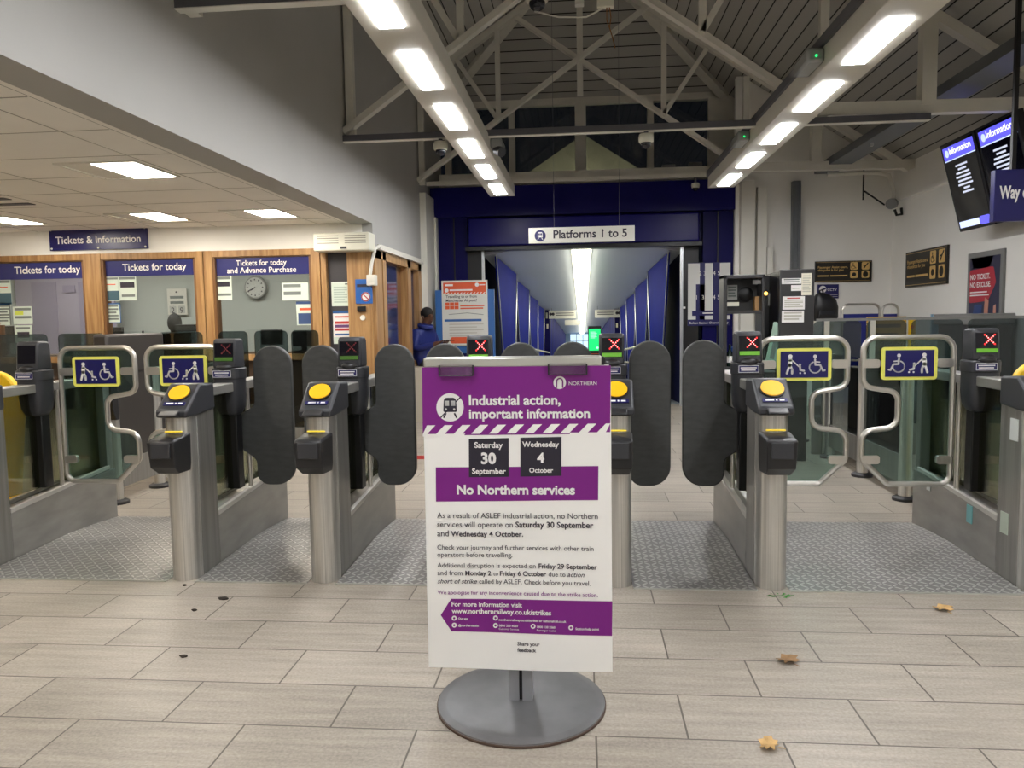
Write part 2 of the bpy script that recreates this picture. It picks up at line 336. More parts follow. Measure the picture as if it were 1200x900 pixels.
def pic_train(mb, m_fg, m_bg, cx, cz, r, y):
    mb.use(m_fg).prism(fillet([(cx-.5*r,cz-.42*r),(cx+.5*r,cz-.42*r),(cx+.46*r,cz+.62*r),(cx-.46*r,cz+.62*r)],[.1*r,.1*r,.25*r,.25*r]),'y',y-.002,y)
    mb.use(m_bg).rect(cx-.36*r,cx-.04*r,cz+.02*r,cz+.4*r,y-.002); mb.rect(cx+.04*r,cx+.36*r,cz+.02*r,cz+.4*r,y-.002)
    for sx in (-1,1): mb.disc(cx+sx*.3*r,cz-.2*r,.08*r,y-.002)
    mb.use(m_fg)
    for sx in (-1,1): mb.stroke([(cx+sx*.3*r,cz-.5*r),(cx+sx*.5*r,cz-.85*r)],.1*r,y,round_=False)

# ------------------------------------------------------------------ setting
XL, XR, YB = -2.36, 4.57, 12.0
struct(MB(FLOOR).box(-8,5.2,-4,12.4,-.1,0).build('floor'))
struct(MB(WALL_DIM).box(XL-.25,XL,-4,8.7,2.487,5.6).box(XL-.12,XL,8.7,13.2,2.22,5.6).build('wall_left'))
mb=MB(WALL).box(XL-.12,XL,11.25,13.2,0,2.22); struct(mb.build('wall_left'))
struct(MB(WALL).box(-8.1,-8,-4,8.8,0,2.6).build('wall_outer'))
struct(MB(WALL).box(XR,XR+.12,-4,12.2,0,4.2).build('wall_right'))
struct(MB(WALL).box(2.3,XR+.12,YB,YB+.12,0,4.9).build('wall_far'))
struct(MB(WALL).box(-8,5,-4.1,-4,0,6.7).build('wall_behind'))
# low ceiling over the ticket hall, with its tile joints and edge band
mb=MB(CEILW).box(-8,-2.69,-4,8.7,2.5,2.56).box(-2.66,XL-.25+.001,-4,8.7,2.489,2.56).use(DIRT)
mb.box(-2.69,-2.66,-4,8.7,2.5,2.56)
struct(mb.build('ceiling'))
mb=MB(mk('joint_grey',(170,164,154),.8))
for k in range(9): mb.box(-8,-2.7,3.0+k*.66,3.006+k*.66,2.498,2.5)
for x in (-7.1,-6.4,-5.6,-4.9,-4.2,-3.0): mb.box(x,x+.006,2,8.7,2.498,2.5)
struct(mb.build('trim_1'))
# roof: two boarded slopes and the hip at the far end
RZ, RS = 6.45, .65
def rz_(x): return RZ-RS*abs(x)
def slab(name, pts, m, t=.06):
    mb=MB(m); b=len(pts); mb.v=[tuple(p) for p in pts]+[(p[0],p[1],p[2]+t) for p in pts]
    mb._f(tuple(range(b))); mb._f(tuple(range(2*b-1,b-1,-1)))
    for i in range(b): mb._f((i,i+b,(i+1)%b+b,(i+1)%b))
    return struct(mb.build(name))
HY, AY = 13.0, 10.7
slab('ceiling',[(XL-.3,-4,rz_(XL-.3)),(0,-4,RZ),(0,AY,RZ),(-2.3,HY,rz_(2.3)),(XL-.3,HY,rz_(XL-.3))],BOARDX)
slab('ceiling',[(0,-4,RZ),(XR+.3,-4,rz_(XR+.3)),(XR+.3,HY,rz_(XR+.3)),(2.3,HY,rz_(2.3)),(0,AY,RZ)],BOARDX)
slab('ceiling',[(-2.3,HY,rz_(2.3)),(0,AY,RZ),(2.3,HY,rz_(2.3))],BOARDY)
mb=MB(TRUSS)
for sx in (-1,1): mb.beam((sx*2.3,HY-.03,rz_(2.3)-.06),(0,AY,RZ-.06),.16,.09,(0,0,1))
struct(mb.build('trim_2'))
# clerestory at the far end
mb=MB(TRUSS).box(-2.36,2.36,13.0,13.1,3.4,3.72).box(-2.36,2.36,12.98,13.1,4.86,5.05)
for x in (-2.2,-1.13,0,1.13,2.1): mb.box(x-.09 if x==0 else x-.05,x+.09 if x==0 else x+.05,12.96,13.08,3.7,4.9)
mb.box(2.1,2.6,12.98,13.1,3.4,5.0)
struct(mb.build('trim_3'))
for k,(a,b) in enumerate(((-2.15,-1.18),(-1.08,-.09),(.09,1.08),(1.18,2.05))):
    struct(MB(G_CLEAR).box(a,b,13.03,13.04,3.7,4.88).build('window_%d'%(k+1)))
struct(MB(mk('outside_gable',(128,126,108),.8,var=.15,vscale=(2,2,2))).prism([(-1.5,3.2),(1.6,3.2),(1.6,3.75),(.05,4.75),(-1.5,3.75)],'y',14.6,14.7).build('wall_outside_gable'))
area('outside_lamp',(.1,13.7,3.35),1.6,.2,5.0,(1,.95,.75),(R(120),0,0))
# right wall ledge and the return behind it
struct(MB(WALL).box(4.50,XR+.02,3,12.0,2.98,3.02).build('trim_4'))

# portal to the platforms
mb=MB(NAVY).box(-2.33,2.3,YB,YB+.9,2.97,3.42); mb.build('x')
o=bpy.data.objects['x']; o.name='trim_5'; o.data.name='trim_5'; struct(o)
mb=MB(NAVYM).box(-2.36,-1.78,YB+.15,YB+.3,0,2.97).box(1.85,2.3,YB+.15,YB+.3,0,2.97).box(-1.78,1.85,YB+.3,YB+.4,2.5,2.97)
mb.use(BLACK).box(-2.0,-1.98,YB+.13,YB+.16,0,2.97).box(2.06,2.08,YB+.13,YB+.16,0,2.97).box(-1.78,-1.56,YB+.12,YB+.36,0,2.5).box(1.56,1.78,YB+.12,YB+.36,0,2.5)
struct(mb.build('trim_6'))
o=thing('roller_shutter','long navy roller shutter housing above the platform corridor entrance','shutter',(0,YB,0))
MB(NAVY).box(-1.72,1.75,-.16,.14,2.5,2.92).build('housing',o,bevel=.02)
mb=MB(BLACK).box(-1.78,1.8,-.1,.14,2.44,2.5).use(SILV)
for x in (-1.53,1.52): mb.box(x-.02,x+.02,.06,.12,0,2.44)
mb.build('guide_rail',o)
struct(MB(WHITE).box(-2.36,-2.27,11.35,12.0,0,3.25).box(-2.36,-2.24,11.98,12.15,0,2.97).build('trim_7'))

# corridor beyond the portal, sloping down
SL=.05; TY=12.36; TE=27.0; TL=55.0
def tz(y): return -SL*(y-TY)
mb=MB(mk('corridor_floor',(150,160,170),.3))
mb.v=[(-2.4,TY,0),(2.4,TY,0),(2.4,TL,tz(TL)),(-2.4,TL,tz(TL))]; mb._f((0,1,2,3)); struct(mb.build('floor'))
mb=MB(mk('corridor_ceiling',(200,206,216),.4)); prof=[(-1.75,2.36),(-1.3,2.44),(-1.0,2.48),(-.6,2.51),(0,2.53),(.6,2.51),(1.0,2.48),(1.3,2.44),(1.75,2.36)]
mb.loft([[(x,y,z+tz(y)) for x,z in prof+[(x,z+.06) for x,z in reversed(prof)]] for y in (TY,24,TL)],cap=True)
struct(mb.build('ceiling'))
for sx in (-1,1):
    mb=MB(BLUED); mb.v += [(sx*1.56,TY,tz(TY)),(sx*1.56,TL,tz(TL)),(sx*1.56,TL,2.4+tz(TL)),(sx*1.56,TY,2.4+tz(TY))]; mb._f((0,1,2,3)); struct(mb.build('wall_corridor'))
    mb=MB(BLUEC)
    for k in range(44):
        y=TE+.5+k*.68; z=tz(y); mb.use(BLUEC if k%2 else BLUED).box(sx*1.2-.03,sx*1.2+.03,y,y+.66,z,z+2.42)
    struct(mb.build('wall_corridor'))
    mb=MB(NAVYM).box(min(sx*1.72,sx*1.12),max(sx*1.72,sx*1.12),TE,TE+.25,tz(TE),tz(TE)+2.42).use(WHITE).box(sx*1.2-.03,sx*1.2+.03,TE-.03,TE,1.05,1.2).box(sx*1.22-.03,sx*1.22+.03,TE-.03,TE,1.4,1.6); struct(mb.build('trim_11'))
struct(MB(mk('far_wall',(150,170,190),.5)).box(-2.4,2.4,TL,TL+.2,-2.4,1.0).build('wall_far_end'))
mb=MB(BRIGHT).box(-.85,.5,TL-.1,TL-.02,-1.2,.3).use(MIDG)
for x in (-.85,-.4,.05,.5): mb.box(x-.02,x+.02,TL-.15,TL-.1,-1.2,.3)
for z in (-.7,-.2,.3): mb.box(-.85,.5,TL-.15,TL-.1,z-.015,z+.015)
struct(mb.build('window_10'))
for sx,nm in ((-1,'along the side nearer the ticket windows'),(1,'along the side nearer the station map')):
    for k in range(4):
        y=TY+.1+k*3.65; z0=tz(y); e=tz(y+2.9)-z0
        t=thing('wall_sail_panel','tapering blue wall panel with silver edge rods, %s from the entrance %s'%(('first','second','third','fourth')[k],nm),'wall panel',(sx*1.33,y,z0),0,'blue corridor panels')
        mb=MB(BLUEC); mb.v=[(0,1.0,.02),(-sx*.04,2.05,.0+e*.6),(-sx*.05,2.85,2.42+e),(sx*.04,.0,2.40)]; mb.v += [(a+sx*.02,b,c) for a,b,c in mb.v]
        mb._f((0,1,2,3)); mb._f((7,6,5,4))
        for i in range(4): mb._f((i,i+4,(i+1)%4+4,(i+1)%4))
        mb.build('panel',t)
        MB(SILV).tube([(0,.98,0),(sx*.03,-.02,2.41)],.011,6).build('rod',t); MB(SILV).tube([(-sx*.05,2.06,e*.6),(-sx*.06,2.87,2.42+e)],.013,6).build('rod',t)
for sx,nm in ((-1,'on the side nearer the ticket windows'),(1,'on the side nearer the station map')):
    for h,hn in ((.95,'upper'),(.62,'lower')):
        tag(MB(mk('handrail_cream',(214,208,186),.4)).tube([(sx*1.12,TY+.4,h),(sx*1.12,TE-.3,h+tz(TE))],.022,8).build('handrail'),'%s pale handrail running down the blue corridor %s'%(hn,nm),'handrail','corridor handrails')
ORD=('first','second','third','fourth','fifth','sixth','seventh','eighth','ninth','tenth','eleventh','twelfth','thirteenth','fourteenth','fifteenth','sixteenth')
for k in range(16):
    y=TY+.2+k*2.6
    t=thing('corridor_light','long corridor ceiling light, %s of the central row from the entrance'%ORD[k],'ceiling light',(0,y,2.525+tz(y)),0,'corridor ceiling lights')
    a=math.atan(-SL)
    o=MB(WHITE).box(-.17,.17,0,2.56,-.03,.0).build('tray',t); o.rotation_euler=(a,0,0)
    o=MB(TUNE).box(-.14,.14,.03,2.5,-.10,-.03).build('diffuser',t); o.rotation_euler=(a,0,0)
def cards(px0,px1,py0,py1,Y):
    a=at(px0,py1,Y=Y); b=at(px1,py0,Y=Y); return a.x,b.x,a.z,b.z
for (a,b,c,d,lab) in ((643,675,364,373,'white platform direction sign hanging down the corridor, nearer the ticket windows'),(697,728,363,372,'white platform direction sign hanging down the corridor, above the green screen')):
    x0,x1,z0,z1=cards(a,b,d,c,TE-.2); z0,z1=min(z0,z1),max(z0,z1)
    t=thing('direction_sign',lab,'sign',((x0+x1)/2,TE-.2,z0)); w=(x1-x0)/2; MB(WHITE).box(-w,w,0,.05,0,z1-z0).build('board',t); MB(TRUNK).box(-w*.8,-w*.78,.02,.03,z1-z0,1.95-z0).box(w*.78,w*.8,.02,.03,z1-z0,1.95-z0).build('hanger',t)
    mb=MB(INK); s_=1 if a>680 else -1
    for q in (.86,.68): mb.disc(s_*w*q,(z1-z0)*.55,.05,-.002)
    for q in (.66,.42): mb.rect(-w*.5 if s_<0 else -w*.8,w*.85 if s_<0 else w*.4,(z1-z0)*q-.012,(z1-z0)*q+.012,-.002)
    mb.build('print',t)
a=at(662,378,Y=30); b_=at(681,378,Y=30); tag(MB(WHITE).box(a.x,b_.x,30,30.05,a.z-.1,a.z+.1).build('direction_sign'),'small white sign hanging far down the corridor beyond the first pair','sign')
t=thing('advert_screen','green lit portrait advert screen down the corridor','screen',(.32,20,tz(20)))
MB(BLACK).box(-.17,.17,0,.1,.0,1.56).build('cabinet',t); MB(GREENS).box(-.15,.15,-.01,0,.93,1.49).build('display',t)
mb=MB(mk('screen_mint',(170,255,205),.4,emit=.5))
for k,w in enumerate((.13,.17,.16,.15,.17,.12)): mb.rect(-.11,-.11+w,1.40-k*.03,1.412-k*.03,-.011)
mb.disc(.07,1.0,.03,-.011); mb.build('print',t)
MB(ORG).box(-.17,.17,-.012,0,.84,.855).build('stripe',t)

# ------------------------------------------------------------------ ticket office wall
YT=8.7
mb=MB(WALL).box(-8,XL-.121,YT,YT+.1,2.22,2.56); struct(mb.build('wall_ticket_office'))
mb=MB(mk('panel_brown',(86,66,50),.5)).box(-8,-2.98,YT,YT+.08,0,.98); struct(mb.build('wall_ticket_office'))
mb=MB(OFFW).box(-8,XL-.2,10.6,10.7,0,2.5).box(-8,XL-.15,8.8,10.6,2.46,2.52); struct(mb.build('wall_office'))
struct(MB(mk('office_floor',(90,88,86),.7)).box(-8,XL-.15,8.8,10.6,.001,.01).build('floor'))
struct(MB(OFFW).box(-8.1,-8,8.7,10.7,0,2.5).build('wall_office'))
mull=[(-7.15,-7.0),(-5.83,-5.62),(-4.46,-4.26),(-3.08,-2.94)]
for k,(a,b) in enumerate(((-7.0,-5.83),(-5.62,-4.46),(-4.26,-3.08))):
    mb=MB(OAK).box(a-.11,a,YT-.03,YT+.1,.95,2.22).box(b,b+.1,YT-.03,YT+.1,.95,2.22).box(a,b,YT-.02,YT+.1,2.15,2.22).box(a,b,YT-.08,YT+.1,.95,1.02)
    mb.use(mk('oak_dark',(120,84,50),.5)).box(a,a+.03,YT-.02,YT+.1,1.02,2.14).box(b-.03,b,YT-.02,YT+.1,1.02,2.14).box(a,b,YT,YT+.1,2.138,2.15)
    fr=struct(mb.build('window_%d'%(5+k)))
    g=MB(G_CLEAR).box(a+.03,b-.03,YT+.03,YT+.04,1.02,2.138).build('pane',fr)
mb=MB(OAK).box(-8,-7.11,YT-.03,YT+.1,.95,2.22); struct(mb.build('trim_8'))
names=['Tickets for today','Tickets for today','Tickets for today\nand Advance Purchase']
labs=['navy "Tickets for today" header sign over the pane with a lilac blind','navy "Tickets for today" header sign over the middle ticket window','navy two-line header sign over the ticket window showing the wall clock']
for k,(px0,px1,py0,py1) in enumerate(((-12,98,306,326),(118,229,302,322),(249,364,299,321))):
    x0,x1,z0,z1=cards(px0,px1,py1,py0,YT+.02); z0,z1=min(z0,z1),min(2.136,max(z0,z1))
    t=thing('header_sign',labs[k].replace('"',''),'sign',((x0+x1)/2,YT+.02,z0),0,None); w=(x1-x0)/2; h=z1-z0
    MB(mk('header_navy',(52,54,112),.25)).box(-w,w,0,.008,0,h).build('board',t)
    if k<2: text('Tickets for today',-w*.82+(.2 if k==0 else .16),h*.36,WHT,t,width=w*1.42 if k==0 else w*1.36,bold=.012)
    else:
        text('Tickets for today',0,h*.56,WHT,t,width=w*1.04,align='CENTER',bold=.012); text('and Advance Purchase',0,h*.14,WHT,t,width=w*1.42,align='CENTER',bold=.012)
# "Tickets & Information" board
x0,x1,z0,z1=cards(57,173,291,268,YT-.03); z0,z1=min(z0,z1),max(z0,z1)
t=thing('ticket_office_sign','navy Tickets & Information board screwed above the ticket windows','sign',((x0+x1)/2,YT-.03,z0)); w=(x1-x0)/2; h=z1-z0
MB(SIGNNAVY).box(-w,w,0,.025,0,h).build('board',t)
text('Tickets & Information',0,h*.3,WHT,t,width=w*1.74,align='CENTER',bold=.015,y=-.003)
for x in (-w*.96,0,w*.96):
    for z in (h*.08,h*.92): MB(WHITE).disc(x,z,.012,-.001,.006,10).build('screw',t)
# corner bay: dark panel, oak post, air curtain
mb=MB(mk('corner_panel',(64,62,66),.35)).box(-2.92,-2.62,YT+.02,YT+.06,.0,2.22); mb.use(OAK).box(-2.66,-2.38,YT-.03,YT+.1,0,2.22).box(-2.96,-2.9,YT-.05,YT+.1,0,2.22); struct(mb.build('trim_9'))
mb=MB(OAK)
for a,b in ((8.7,9.0),(9.05,9.2),(10.35,10.55),(11.05,11.25)): mb.box(XL-.1,XL+.02,a,b,0,2.2)
mb.box(XL-.1,XL+.02,8.7,11.25,2.1,2.22).box(XL-.1,XL+.02,9.2,11.25,.74,.82).use(mk('oak_dark',(0,0,0))).box(XL-.12,XL-.08,10.05,10.35,.8,2.1).box(XL-.12,XL-.08,10.55,10.7,.8,2.1)
struct(mb.build('trim_10'))
for k,(a,b) in enumerate(((9.2,10.05),(10.7,11.05))):
    struct(MB(mk('dark_blue_pane',(52,60,96),.1)).box(XL-.1,XL-.06,a,b,.82,2.1).build('window_%d'%(8+k)))
struct(MB(TILEW).box(XL-.1,XL+.02,9.2,11.25,0,.74).build('wall_side'))
t=thing('air_curtain','cream louvred air curtain unit mounted above the dark corner panel','heater',(-2.64,YT-.05,2.165))
MB(CREAM).box(-.33,.31,-.2,.05,0,.2).build('casing',t,bevel=.015)
mb=MB(mk('louvre_grey',(150,148,136),.5))
for x in (-.28,.03):
    for k in range(4): mb.box(x,x+.24,-.203,-.19,.08+k*.026,.09+k*.026)
mb.build('grille',t); MB(CHAR).box(-.02,.05,-.204,-.19,.02,.045).build('control',t)
t=thing('cable_conduit','white conduit running above the oak side windows to a socket box','conduit',(XL,8.7,0))
MB(WHITE).box(.02,.06,.1,2.55,2.2,2.26).build('trunking',t); MB(WHITE).tube([(.05,.1,2.24),(.03,-.02,2.2),(.0,-.06,2.05),(-.02,-.08,1.9)],.02,8).build('pipe',t); MB(WHITE).box(-.05,.05,-.14,-.03,1.78,1.9).build('socket_box',t,bevel=.008)

def notice(px0,py0,px1,py1,Y,label,bars,base=PAPG,name='notice',group=None,cat='notice',rz=0,thick=.003):
    a=at(px0,py1,Y=Y); b=at(px1,py0,Y=Y); w=(b.x-a.x)/2; h=b.z-a.z
    t=thing(name,label,cat,((a.x+b.x)/2,Y,a.z),rz,group); MB(base).box(-w,w,0,thick,0,h).build('sheet',t)
    mb=MB(base)
    for (m,u0,u1,v0,v1) in bars: mb.use(m).rect(-w+2*w*u0,-w+2*w*u1,h*v0,h*v1,-.0005,.001)
    if bars: mb.build('print',t)
    return t,w,h
TX=lambda m,n,u0=.1,u1=.9,v0=.1,v1=.9:[(m,u0,u1-(.12 if i%3==2 else 0),v1-(i+.55)*(v1-v0)/n,v1-(i)*(v1-v0)/n) for i in range(n)]
YN=YT+.025
notice(-4,327,12,357,YN,'pale notice with dark lower half, topmost at the outer edge of the first ticket window',[(GREYP,.1,.95,.85,.95),(ORG,.1,.8,.66,.7),(mk('print_slate',(70,100,112),.6),.0,1,0,.45)])
notice(-4,355,12,381,YN,'blue framed notice under the half dark one in the first ticket window',[(BLUEP,0,1,.9,1),(GREYP,.9,1,0,1)]+TX(GREYP,6))
notice(16,359,37,380,YN,'green tinted notice with yellow line in the first ticket window',[(GREYP,.1,.95,.78,.92),(mk('print_yellow',(214,226,90),.6),.1,.55,.52,.74),(GREYP,.1,.95,.32,.46)])
notice(18,381,37,402,YN,'notice with bold black lettering block, lowest in the first ticket window',[(GREYP,.1,.9,.78,.9),(INK,.15,.85,.3,.62)])
notice(120,324,139,353,YN,'notice with slate lower half at the top corner of the middle ticket window',[(GREYP,.05,.95,.88,.96),(ORG,.2,.8,.66,.7),(mk('print_slate',(0,0,0)),.02,.98,.02,.42)])
notice(140,323,159,352,YN,'notice with row of dark figures at the top of the middle ticket window',[(GREYP,.05,.95,.85,.95),(INK,.1,.9,.52,.74),(GREYP,.15,.9,.14,.24)])
notice(123,355,141,379,YN,'blue framed notice under the slate one in the middle ticket window',[(BLUEP,0,1,.93,1),(BLUEP,0,.06,0,1),(BLUEP,.94,1,0,1),(BLUEP,0,1,0,.05)]+TX(GREYP,5,.15,.85))
notice(250,323,271,352,YN,'notice with row of dark figures beside the wall clock window edge',[(GREYP,.05,.95,.85,.97),(INK,.1,.9,.56,.76),(GREYP,.15,.95,.18,.28)])
notice(331,331,361,352,YN,'landscape pale green notice with two grey bands in the clock window',[(GREYP,.06,.72,.74,.92),(GREYP,.06,.72,.3,.5)])
notice(348,353,366,381,YN-.003,'blue and white notice under the landscape one in the clock window',[(mk('print_slateblue',(58,80,124),.6),0,1,.88,1),(ORG,.2,.9,.62,.72),(mk('print_slateblue',(0,0,0)),.1,1,.04,.5)])
YC=YT+.015
notice(389,330,411,359,YC,'plain pale green notice taped high on the dark corner panel',[(GREYP,.7,.9,.88,.94)]+TX(mk('print_pale',(176,192,182),.6),7,.12,.8,.1,.8))
notice(391,378,416,403,YC,'pale green sheet behind the red banded notice on the corner panel',[])
notice(391,364,412,395,YC-.006,'white notice with red and blue bands on the dark corner panel',[(BLUEP,0,1,.9,1),(REDP,.08,.92,.74,.8),(REDP,.1,.9,.5,.6),(mk('print_violet',(110,70,120),.6),.1,.9,.36,.47),(REDP,.1,.9,.24,.33),(BLUEP,.1,.9,.06,.13)],base=WHT)
t,w,h=notice(417,327,436,356,YT-.04,'blue no smoking notice on the oak corner post',[(INK,.1,.85,.68,.8)],base=mk('notice_blue',(38,98,176),.4))
mb=MB(WHT).disc(w*.2,h*.28,w*.55,-.002).use(REDP); mb.stroke([(w*.2+w*.48*math.cos(R(a)),h*.28+w*.48*math.sin(R(a))) for a in range(0,361,24)],w*.12,-.004); mb.stroke([(w*.2-w*.3,h*.28+w*.3),(w*.2+w*.3,h*.28-w*.3)],w*.12,-.004); mb.build('symbol',t)
t=thing('intercom','small dark intercom with white button on the oak corner post','intercom',at(426,362,Y=YT-.04)); MB(BLACK).box(-.07,.03,-.02,.01,-.03,.03).build('plate',t,bevel=.004); MB(WHITE).disc(-.01,-.1,.03,0,.015).build('button',t)
t,w,h=notice(386,413,401,440,YT-.05,'purple and red no smoking sign low on the corner panel',[(REDP,0,1,0,.3)],base=mk('notice_purple',(70,30,88),.4))
mb=MB(WHT).disc(0,h*.64,w*.75,-.002).use(REDP); mb.stroke([(w*.66*math.cos(R(a)),h*.64+w*.66*math.sin(R(a))) for a in range(0,361,24)],w*.14,-.004).use(INK).rect(-w*.45,w*.4,h*.6,h*.66,-.004); mb.use(REDP).stroke([(-w*.4,h*.78),(w*.4,h*.5)],w*.12,-.004); mb.build('symbol',t)

# inside the office
t=thing('wall_clock','round pale wall clock seen through the third ticket window','clock',at(300,337,Y=10.55)); MB(mk('clock_rim',(150,152,148),.4)).lathe([(.155,.03),(.165,0),(.155,-.03),(.135,-.03)],n=32,axis='y').build('rim',t)
MB(mk('clock_face',(206,208,202),.5)).lathe([(.14,.0),(.14,-.034)],n=32,axis='y').build('face',t)
mb=MB(INK)
for k in range(12): a=R(30*k); mb.stroke([(.1*math.cos(a),.1*math.sin(a)),(.12*math.cos(a),.12*math.sin(a))],.016,-.035,round_=False)
mb.build('dial_mark',t); MB(INK).stroke([(0,0),(-.06,-.035)],.016,-.037).build('hour_hand',t); MB(INK).stroke([(0,0),(-.1,-.05)],.012,-.039).build('minute_hand',t)
p=at(197,369,Y=10.55); q=at(218,338,Y=10.55); w=(q.x-p.x)/2; h=q.z-p.z
t=thing('date_board','white date board reading 29 on the office back wall','calendar',((p.x+q.x)/2,10.55,p.z)); MB(WHITE).box(-w,w,0,.02,0,h).build('board',t)
mb=MB(GREYP).rect(-w*.7,w*.7,h*.62,h*.72,-.001).rect(-w*.7,w*.7,h*.42,h*.52,-.001); mb.use(INK).rect(-w*.1,w*.1,h*.84,h*.9,-.001); mb.use(mk('card_grey',(190,192,186),.5)).rect(-w*.8,-w*.1,.02,h*.34,-.001).rect(w*.1,w*.8,.02,h*.34,-.001); mb.build('print',t)
text('2',-w*.45,h*.06,INK,t,size=h*.32,align='CENTER',y=-.004); text('9',w*.45,h*.06,INK,t,size=h*.32,align='CENTER',y=-.004)
p=at(18,345,Y=10.3); q=at(101,330,Y=10.3)
tag(MB(LILAC).box(p.x,q.x+.4,10.3,10.33,.9,2.25).use(mk('blind_fold',(160,152,174),.6)).box(p.x+.25,p.x+.62,10.29,10.3,.9,2.0).box(q.x-.12,q.x+.4,10.29,10.3,.9,2.0).box(p.x+.72,p.x+.9,10.285,10.3,1.85,1.95).use(OFFW).box(p.x-.03,q.x+.43,10.27,10.34,2.25,2.31).build('roller_blind'),'lilac blind hanging inside the first ticket window','blind')
t=thing('office_counter','dark brown counter running behind the ticket windows','counter',(-5.2,8.95,0)); MB(mk('counter_brown',(96,70,48),.4)).box(-2.7,2.2,-.1,.35,.98,1.03).build('worktop',t); MB(mk('panel_brown',(0,0,0))).box(-2.7,2.2,.2,.24,.01,.98).build('front',t)
def monitor(px0,px1,py0,py1,Y,label,stand=True):
    a=at(px0,py1,Y=Y); b=at(px1,py0,Y=Y); w=(b.x-a.x)/2; t=thing('monitor',label,'monitor',((a.x+b.x)/2,Y,1.03),0,'office monitors'); z1=b.z-1.03; z0=max(.05,a.z-1.03)
    MB(BLACK).box(-w,w,0,.04,z0,z1).build('casing',t,bevel=.008); MB(mk('monitor_back',(56,60,66),.4)).box(-w*.9,w*.9,-.003,0,z0+.02,z1-.02).build('back_panel',t)
    MB(BLACK).box(-.03,.03,.005,.035,.01,z0+.02).box(-.1,.1,-.04,.08,0,.012).build('stand',t)
monitor(-4,16,382,402,9.1,'dark monitor at the far edge of the first ticket window'); monitor(123,143,383,402,9.1,'dark monitor low in the middle ticket window under the blue framed notice'); monitor(206,231,380,402,9.1,'blue dark monitor beside the seated clerk in the middle window')
monitor(306,330,386,404,9.15,'monitor behind the counter under the wall clock'); monitor(343,368,388,406,9.15,'monitor behind the counter near the oak post of the clock window')
t=thing('desk_microphone','small black microphone on a stalk in the middle ticket window','microphone',(at(167,380,Y=8.95).x,8.95,1.03)); MB(BLACK).box(-.05,.05,-.04,.04,0,.06).build('base',t); MB(BLACK).tube([(0,0,.05),(.0,0,.28)],.012,8).build('stalk',t)
for px,lab in ((86,'pale blue paper stack standing on the ledge of the first ticket window'),(220,'pale blue paper stack standing on the ledge of the middle ticket window')):
    a=at(px,386,Y=8.85); tag(MB(mk('pale_paper',(176,214,220),.6)).box(-.11,.11,-.03,.03,0,.26).use(GREYP).box(-.09,.09,-.032,-.03,.05,.08).box(-.09,.09,-.032,-.03,.11,.13).box(-.09,.09,-.032,-.03,.17,.19).build('leaflet_stack',loc=(a.x,8.85,1.03)),lab,'leaflets')

# ------------------------------------------------------------------ roof trusses, trunking, trays
def truss(Y, zf, label, lean=True, full=True):
    t=thing('roof_truss',label,'truss',(0,Y,0),0,'white steel roof trusses'); s=.69; ZR=6.28
    def chord(sx):
        x1=-sx*((ZR-zf-s*2.36)/(s+.65)); return (sx*2.36,0,zf),(x1,0,zf+s*(2.36+abs(x1)))
    for k,sx in enumerate((-1,1)):
        a,b=chord(sx); MB(TRUSS).beam((a[0],.05*sx,a[2]),(b[0],.05*sx,b[2]),.06,.1).build('lower_chord',t)
        e=2.36 if sx<0 else 4.5
        MB(TRUSS).beam((0,0,ZR),(sx*e,0,ZR-.65*e),.09,.11).build('rafter',t)
        zc=zf+s*(2.36-1.17); MB(TRUSS).beam((sx*1.17,0,ZR-.65*1.17),(sx*1.17,0,zc),.07,.07).build('post',t)
        MB(TRUSS).beam((sx*1.76,0,ZR-.65*1.76-.05),(sx*1.17,0,zc),.06,.07).build('strut',t)
        MB(TRUSS).beam((sx*2.3,0,zf-.05),(sx*2.3,0,ZR-.65*2.3-.1),.08,.08).build('post',t)
    MB(TRUSS).beam((0,0,ZR),(0,0,zf+s*2.36-.5),.085,.085).build('king_post',t)
    if lean:
        MB(TRUSS).beam((2.0,0,zf+.05),(4.56,0,zf+.02),.12,.1).build('tie_beam',t)
        MB(TRUSS).beam((3.25,0,zf+.05),(3.25,0,ZR-.65*3.25),.13,.12).build('post',t)
    return t
truss(4.6,3.27,'white steel roof truss nearest the viewer, mostly above the frame'); truss(7.8,3.27,'white steel roof truss in the middle of the hall, crossing behind the strip lights'); truss(11.3,3.40,'white steel roof truss farthest away, just in front of the dark high windows')
for (Y,x0,x1,z,lab) in ((4.6,XL,-.15,3.25,'grey cable trunking across the top edge of the view'),(7.8,XL,3.25,3.2,'grey cable trunking slung across the hall under the middle truss')):
    t=thing('cable_trunking',lab,'trunking',(0,Y-.07,z)); MB(TRUNK).box(x0,x1,-.04,.04,-.03,.03).build('channel',t); MB(WHITE).box(x0,x1,-.042,.03,-.036,-.03).build('lip',t)  # white strip under the channel puts its lower highlight into colour
t=thing('cable_trunking','white cable pipe along the top of the navy lintel','trunking',(0,YB-.08,3.44)); MB(TRUSS).box(-2.36,2.05,-.03,.03,0,.06).build('channel',t); MB(TRUSS).box(-2.2,2.05,.2,.26,.08,.2).build('rail',t)
mb=MB(TRAYM).box(3.42,3.72,5.0,11.95,3.44,3.46).box(3.42,3.44,5.0,11.95,3.46,3.54).box(3.70,3.72,5.0,11.95,3.46,3.54)
t=thing('cable_tray','long dark galvanised cable tray under the roof slope by the screens','cable tray'); mb.build('tray',t)
mb=MB(ALU)
for y in (6.2,8.1,9.9): mb.box(3.50,3.53,y,y+.05,3.40,3.44)
mb.build('clip',t)
t=thing('cable_riser','grey cable riser duct climbing the far wall behind the kiosk','duct',(0,YB,0)); mb=MB(TRAYM)
